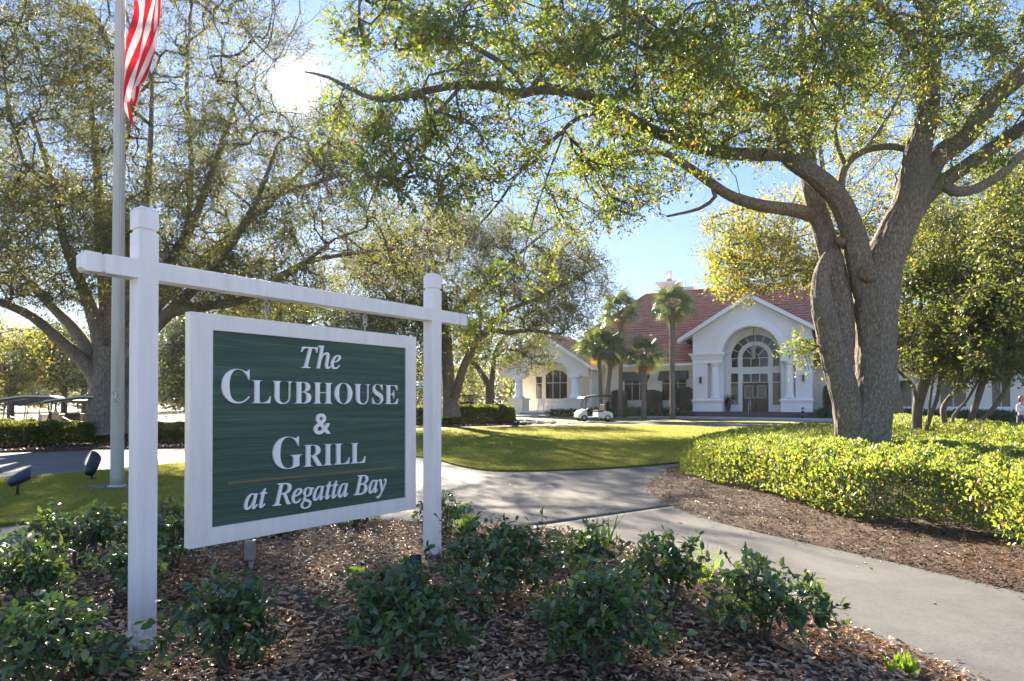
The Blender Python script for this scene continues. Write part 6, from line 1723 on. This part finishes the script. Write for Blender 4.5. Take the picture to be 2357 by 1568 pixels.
hedge('hedge', 'rounded green hedge between the sign and the clubhouse porch', smooth_poly(hfr + [(x + .2, y + 3.2) for x, y in reversed(hfr)], 1), 1.05, flat(.05), 30000, (.10, .05), 'leaf_hedge_far', T_FOLD, .8, 0, 5)

# ------------------------------------------------------------------ the light haze the low sun shines through
m = MB(); m.box(-260, 260, -60, 420, -1.5, 24); hz = m.build('haze', []); hz['kind'] = 'stuff'
hm = bpy.data.materials.new('haze'); hm.use_nodes = True; hm.node_tree.nodes.clear()
ho = hm.node_tree.nodes.new('ShaderNodeOutputMaterial'); hv_ = hm.node_tree.nodes.new('ShaderNodeVolumePrincipled')
hv_.inputs['Density'].default_value = HAZE; hv_.inputs['Color'].default_value = (.95, .95, .95, 1); hv_.inputs['Anisotropy'].default_value = .6
hm.node_tree.links.new(hv_.outputs[0], ho.inputs['Volume']); hz.data.materials.clear(); hz.data.materials.append(hm)

# ------------------------------------------------------------------ far wood
P = []
for k in range(170):
    x = random.uniform(-110, 70); y = random.uniform(120, 170); h = random.uniform(6, 13) * (1 if x < 30 else .8); rr0 = random.uniform(3, 6)
    n = 260
    q = rvec(n) * rng.random((n, 1)) ** .4 * (rr0, rr0, h * .5) + (x, y, h * .55)
    P.append(q)
P = np.concatenate(P); o = leaves('far_wood', P, rvec(len(P)), rvec(len(P)), 1.0, .7, T_FOLD, M['leaf_olive'])
tag(o, None, None, None, 'stuff')

# ------------------------------------------------------------------ foreground shrubs
def shrub(px, py, w_px, top_py, label, parts=120, n=46, leaf=(.058, .030), Ydir=None, mat='leaf_shrub'):
    zb_ = .03
    x, y = gp(px, py, .05)
    z0 = float(bedz(np.array([x]), np.array([y]))[0])
    rad = w_px / 2 * y / F; n = int(n * 1.12)
    ht = EYE + (930 - top_py) * (y + .0) / F - z0
    ht = max(.2, ht)
    stems = []
    k = random.randint(5, 7)
    for i in range(k):
        a = 2 * PI * i / k + random.random(); rr0 = rad * random.uniform(.25, .6)
        p0 = V3((x + .03 * math.cos(a), y + .03 * math.sin(a), z0 - .03)); p2 = V3((x + rr0 * math.cos(a), y + rr0 * math.sin(a), z0 + ht * random.uniform(.55, .8)))
        mid_ = p0.lerp(p2, .5) + V3((random.gauss(0, .03), random.gauss(0, .03), ht * .06))
        stems.append(catmull([p0, mid_, p2], [.011, .008, .005], .08))
    A = []
    while len(A) < n:
        v = rvec(1)[0]; q = random.random() ** .45
        if v[2] < -.55: continue
        lump = 1 + .22 * math.sin(3 * math.atan2(v[1], v[0]) + px) + random.gauss(0, .10)
        A.append(V3((x + v[0] * rad * q * lump, y + v[1] * rad * .85 * q * lump, z0 + ht * (.50 + .46 * v[2] * q * lump))))
    return make_tree('shrub', label, 'shrub', (x, y, z0), stems, A, leaf, M['bark_twig'], M['bark_twig'], 'glossy dark green shrubs in the leaf litter bed', per=3, tl=.13, lp=6, seed_step=.07,
                     tip_r=.0022, parts=parts, leafmat=mat, tpl=T_NEAR, back=.22, nup=.5, jitter=.008)
shrub(170, 1330, 250, 1168, 'shrub left of the left post with the lawn right behind it', 120, 64)
shrub(60, 1420, 230, 1222, 'shrub at the left edge in front of the pale walk', 120, 56)
shrub(395, 1330, 190, 1150, 'shrub standing right behind the left sign post', 100, 56)
shrub(300, 1400, 150, 1250, 'low shrub hugging the left side of the left sign post', 80, 34)
shrub(90, 1590, 330, 1395, 'shrub in the bottom left corner of the bed', 160, 60)
shrub(215, 1545, 120, 1460, 'sparse low shrub beside the foot of the left post', 60, 22)
shrub(525, 1530, 240, 1335, 'sprawling shrub in the litter just right of the left post', 160, 60)
shrub(930, 1530, 320, 1310, 'broad shrub at the bottom middle hiding the blue spotlight', 180, 84)
shrub(1150, 1400, 260, 1195, 'full shrub just right of the right sign post', 140, 84)
shrub(1022, 1240, 120, 1140, 'shrub growing close behind the right sign post', 60, 34)
shrub(1352, 1345, 150, 1205, 'shrub with bright shoots against the concrete walk', 90, 44)
shrub(1390, 1520, 330, 1300, 'largest shrub right of centre at the bottom of the picture', 180, 96)
shrub(1535, 1400, 210, 1240, 'shrub between the largest one and the walk', 110, 54)
shrub(1755, 1478, 250, 1290, 'rightmost shrub with a bare stem beside the walk', 150, 64)
shrub(820, 1225, 110, 1165, 'small shrub under the right end of the sign board', 30, 18)
shrub(640, 1245, 130, 1190, 'small shrub behind the lower edge of the sign board', 30, 22)
# bright grass tufts
def tuft(px, py, label, h=.18, n=90, wd=.010):
    x, y = gp(px, py, .05); z0 = float(bedz(np.array([x]), np.array([y]))[0])
    r = empty('grass_tuft', (x, y, z0), 0, label, 'grass tuft')
    P = rng.normal(size=(n, 3)) * (.035, .035, 0); D = rng.normal(size=(n, 3)) * .28 + (0, 0, 1)
    leaves('blades', P, D, rvec(n), h * rng.uniform(.6, 1.2, n), wd, T_STRAP, M['leaf_fresh'], r)
tuft(1078, 1235, 'bright green grass tuft between the right post and the walk', .22, 120)
tuft(1388, 1300, 'tall bright shoots rising out of the shrub by the walk', .42, 34, .014)
tuft(2075, 1535, 'small fresh green tuft in the pine straw at bottom right', .09, 60, .02)
tuft(820, 1345, 'little bright green seedling in the leaf litter', .07, 16, .03)
tuft(1620, 1345, 'upright green shoots in the shrub nearest the walk', .36, 26, .014)

# ------------------------------------------------------------------ litter, straw, blades
def scatter(pg, n, y0=1.6, y1=9.5, x0=-6, x1=6, fall=1.3):
    out = []; t = 0
    while t < n:
        P = np.stack([rng.uniform(x0, x1, n), rng.uniform(y0, y1, n)], 1)
        px = CX + F * P[:, 0] / P[:, 1]
        P = P[(px > -150) & (px < 2500) & (rng.random(n) < (3.2 / np.maximum(P[:, 1], 3.2)) ** fall)]
        P = P[inside(P, pg)]; out.append(P); t += len(P)
    return np.concatenate(out)[:n]
LB = empty('leaf_litter', (0, 0, 0)); 
P = scatter(bedN, 34000); n = len(P)
z = bedz(P[:, 0], P[:, 1]) + .004 + .03 * rng.random(n) ** 2
D = rng.normal(size=(n, 3)) * (1, 1, .22); Nn = rng.normal(size=(n, 3)) * .38 + (0, 0, 1)
L = rng.uniform(.03, .07, n)
o = leaves('fallen_leaves', np.column_stack([P, z]), D, Nn, L, L * rng.uniform(.32, .5, n), T_CURL, M['leaf_litter'])
bpy.data.objects.remove(LB)
# pine straw
def straw(name, P, zf, n, L0, L1, wd, mat, lift=.03):
    k = len(P); z = zf(P[:, 0], P[:, 1]) + .006 + lift * rng.random(k) ** 1.5
    D = rng.normal(size=(k, 3)) * (1, 1, .16); Nn = rng.normal(size=(k, 3)) * .4 + (0, 0, 1)
    return leaves(name, np.column_stack([P, z]), D, Nn, rng.uniform(L0, L1, k), wd, T_BLADE, M[mat])
P = scatter(bedN, 26000); w_ = (P[:, 0] + .35 * (P[:, 1] - 3.4)) 
P = P[(rng.random(len(P)) < np.clip(.18 + sstep(.3, 1.8, w_), 0, 1))]
straw('pine_straw', P, bedz, 0, .08, .17, .0028, 'needle', .035)
P = scatter(bedR, 46000, 4.5, 15, 2, 9, 1.1)
m_ = (edge_dist(P, bedR) < 3.2) & ~inside(P, hp); P = P[m_]
straw('pine_straw', P, bedRz, 0, .09, .19, .003, 'needle', .03)
P = scatter(bedR, 8000, 4.5, 15, 2, 9, 1.1); P = P[(edge_dist(P, bedR) < 3.2) & ~inside(P, hp)]; n = len(P)
L = rng.uniform(.025, .06, n)
leaves('fallen_leaves', np.column_stack([P, bedRz(P[:, 0], P[:, 1]) + .004 + .02 * rng.random(n) ** 2]), rng.normal(size=(n, 3)) * (1, 1, .2), rng.normal(size=(n, 3)) * .35 + (0, 0, 1), L, L * .45, T_CURL, M['leaf_litter_shaded'])
for pg_, zf_, y0_, y1_, nn_ in ((bedN, bedz, 3, 9, 9000), (bedR, bedRz, 4.5, 13, 9000)):
    q = np.stack([rng.uniform(-4, 8, nn_ * 6), rng.uniform(y0_, y1_, nn_ * 6)], 1); q = q[~inside(q, pg_)]
    d_ = edge_dist(q, pg_); q = q[rng.random(len(q)) < .5 * np.exp(-d_ / .045)][:1500]; n = len(q)
    leaves('fallen_leaves', np.column_stack([q, hg(q[:, 0], q[:, 1]) + .005]), rng.normal(size=(n, 3)) * (1, 1, .15), rng.normal(size=(n, 3)) * .3 + (0, 0, 1), rng.uniform(.02, .05, n), .014, T_CURL, M['leaf_litter'])
    straw('pine_straw', q + rng.normal(size=q.shape) * .03, flat(0), 0, .06, .13, .0025, 'needle', .012)
# far beds: coarse litter
P = []
for pg_, x0, x1, y0, y1 in ((bedL, -26, 1, 17, 46),):
    q = np.stack([rng.uniform(x0, x1, 30000), rng.uniform(y0, y1, 30000)], 1); q = q[inside(q, pg_)]; P.append(q)
P = np.concatenate(P); n = len(P)
leaves('fallen_leaves', np.column_stack([P, hg(P[:, 0], P[:, 1]) + .05]), rng.normal(size=(n, 3)) * (1, 1, .2), rng.normal(size=(n, 3)) * .35 + (0, 0, 1), .12, .06, T_CURL, M['leaf_litter_shaded'])
# mown grass blades
def mown(name, pg, n, y0, y1, x0, x1, h=.028, off=.03, p=1.6):
    P = []; t = 0
    while t < n:
        q = np.stack([rng.uniform(x0, x1, n), rng.uniform(y0, y1, n)], 1)
        px = CX + F * q[:, 0] / q[:, 1]
        q = q[(px > -80) & (px < 2000) & (rng.random(n) < (y0 / np.maximum(q[:, 1], y0)) ** p)]; q = q[inside(q, pg)]
        P.append(q); t += len(q)
    P = np.concatenate(P)[:n]
    D = rng.normal(size=(n, 3)) * .45 + (0, 0, 1)
    sc_ = np.clip(P[:, 1] / 9, 1, 3.0)
    leaves(name, np.column_stack([P, hg(P[:, 0], P[:, 1]) + off]), D, rvec(n), h * rng.uniform(.6, 1.4, n) * np.sqrt(sc_), .006 * sc_, T_BLADE, M['blade'])
mown('grass', lawnL, 150000, 7.5, 20, -16, 0)
mown('grass', lawnI, 190000, 13, 42, -14, 22, .032, .03, 1.8)
# single dry leaves lying on the walk
lm = single_leaf_meshes('dry', T_NEAR, M['leaf_litter'], .5)
for px, py in ((2143, 1386), (1953, 1302), (1975, 1306), (1990, 1298), (2010, 1315), (1755, 1226), (1640, 1214), (1560, 1205), (1470, 1228), (1180, 1120), (1230, 1138), (1120, 1098), (1345, 1110), (1480, 1090), (1385, 1168)):
    x, y = gp(px, py)
    o = bpy.data.objects.new('fallen_leaf', random.choice(lm)); COL.objects.link(o)
    o.location = (x, y, float(hg(x, y)) + .006); o.rotation_euler = (random.gauss(0, .3), random.gauss(0, .3), random.random() * 6); s = random.uniform(.05, .075); o.scale = (s, s, s)
    tag(o, 'dry brown leaf lying on the bare concrete walk', 'leaf', 'dry leaves scattered on the concrete walk')

# ------------------------------------------------------------------ the person at the right edge
px_, Yp = 2351, 27.0
xp = (px_ - 1178.5) / F * Yp
pz = float(hg(xp, Yp))
per = empty('person', (xp, Yp, pz), R(10), 'person in white long sleeves and grey trousers with folded arms at the far right edge', 'person')
def skin_body(name, verts, edges, radii, mat, parent, sub=2, root=0):
    me = bpy.data.meshes.new(name); me.from_pydata(verts, edges, [])
    o = link(name, me, parent, [mat])
    md = o.modifiers.new('skin', 'SKIN'); md.use_smooth_shade = True
    for i, (a, b) in enumerate(radii): me.skin_vertices[0].data[i].radius = (a, b)
    me.skin_vertices[0].data[root].use_root = True
    s = o.modifiers.new('sub', 'SUBSURF'); s.levels = sub; s.render_levels = sub
    dg = bpy.context.evaluated_depsgraph_get(); m2 = bpy.data.meshes.new_from_object(o.evaluated_get(dg)); o.modifiers.clear(); o.data = m2
    if not m2.materials: m2.materials.append(mat)
    return o
skin = pbr('skin', (.50, .28, .19), .5); top_ = pbr('white_top', (.72, .70, .72), .8); trou = pbr('grey_trousers', (.10, .105, .13), .8); hair = pbr('brown_hair', [(.10, .045, .02), (.2, .09, .04)], .5, 20); shoe = pbr('shoe', (.05, .05, .05), .6)
Vb = [(0, 0, .92), (0, 0, 1.08), (0, .0, 1.25), (0, .01, 1.38), (0, .0, 1.46), (0, -.01, 1.52),
      (.17, 0, 1.36), (.21, -.02, 1.12), (.08, -.22, 1.10), (-.02, -.25, 1.13),
      (-.17, 0, 1.36), (-.21, -.02, 1.12), (-.06, -.21, 1.15), (.05, -.25, 1.18),
      (.09, 0, .88), (.10, -.05, .48), (.10, -.02, .09), (.10, -.14, .04), (-.09, .0, .88), (-.09, .06, .48), (-.09, .16, .10), (-.09, .05, .04)]
Eb = [(0, 1), (1, 2), (2, 3), (3, 4), (4, 5), (3, 6), (6, 7), (7, 8), (8, 9), (3, 10), (10, 11), (11, 12), (12, 13), (0, 14), (14, 15), (15, 16), (16, 17), (0, 18), (18, 19), (19, 20), (20, 21)]
Rb = [(.14, .10), (.12, .09), (.14, .10), (.13, .09), (.05, .05), (.05, .05), (.06, .06), (.045, .045), (.035, .035), (.028, .028), (.06, .06), (.045, .045), (.035, .035), (.028, .028), (.09, .09), (.065, .065), (.045, .045), (.03, .03), (.09, .09), (.065, .065), (.045, .045), (.03, .03)]
skin_body('body', Vb, Eb, [(a * .93, b * .93) for a, b in Rb], skin, per)
it = [0, 1, 2, 3, 6, 7, 8, 10, 11, 12]; mp_ = {v: i for i, v in enumerate(it)}
skin_body('top', [Vb[i] for i in it], [(mp_[a], mp_[b]) for a, b in Eb if a in mp_ and b in mp_], [(Rb[i][0] * 1.12, Rb[i][1] * 1.15) for i in it], top_, per)
it = [0, 14, 15, 16, 18, 19, 20]; mp_ = {v: i for i, v in enumerate(it)}
skin_body('trousers', [Vb[i] for i in it], [(mp_[a], mp_[b]) for a, b in Eb if a in mp_ and b in mp_], [(Rb[i][0] * 1.16, Rb[i][1] * 1.16) for i in it], trou, per)
for i in (17, 21):
    m = MB(); x, y, z = Vb[i]; m.lathe([(.02, -.03), (.05, -.02), (.05, .02), (.02, .05)], (x, y, z), 12); m.v = [(a, (b - y) * 2.4 + y + .04, c) for a, b, c in m.v]; m.build('shoe', shoe, per)
def ellipsoid(name, c, r, mat, parent, fn=None):
    bm = bmesh.new(); bmesh.ops.create_uvsphere(bm, u_segments=20, v_segments=14, radius=1)
    for v in bm.verts:
        p = v.co.copy()
        if fn: p = fn(p)
        v.co = (c[0] + p.x * r[0], c[1] + p.y * r[1], c[2] + p.z * r[2])
    for f in bm.faces: f.smooth = True
    me = bpy.data.meshes.new(name); bm.to_mesh(me); bm.free(); return link(name, me, parent, [mat])
def headf(p):
    q = p.copy()
    if p.z < 0: q.x *= 1 - .25 * -p.z; 
    if p.y < -.8 and -.25 < p.z < .15 and abs(p.x) < .3: q.y -= .22
    return q
hd = ellipsoid('head', (0, -.02, 1.63), (.075, .095, .115), skin, per, headf)
for x in (-.03, .03): ellipsoid('eye', (x, -.108, 1.645), (.012, .008, .008), M['black'], hd)
ellipsoid('mouth', (0, -.108, 1.58), (.022, .006, .006), M['bag_red'], hd)
for x in (-.077, .077): ellipsoid('ear', (x, -.01, 1.63), (.012, .02, .03), skin, hd)
ellipsoid('hair', (0, .015, 1.665), (.092, .105, .11), hair, per, lambda p: Vector((p.x * (1.0 if p.z > -.2 else 1.05), max(p.y, -.45 - .5 * max(0, p.z)), p.z * (1.0 if p.z > 0 or p.y < 0 else 1.9))))
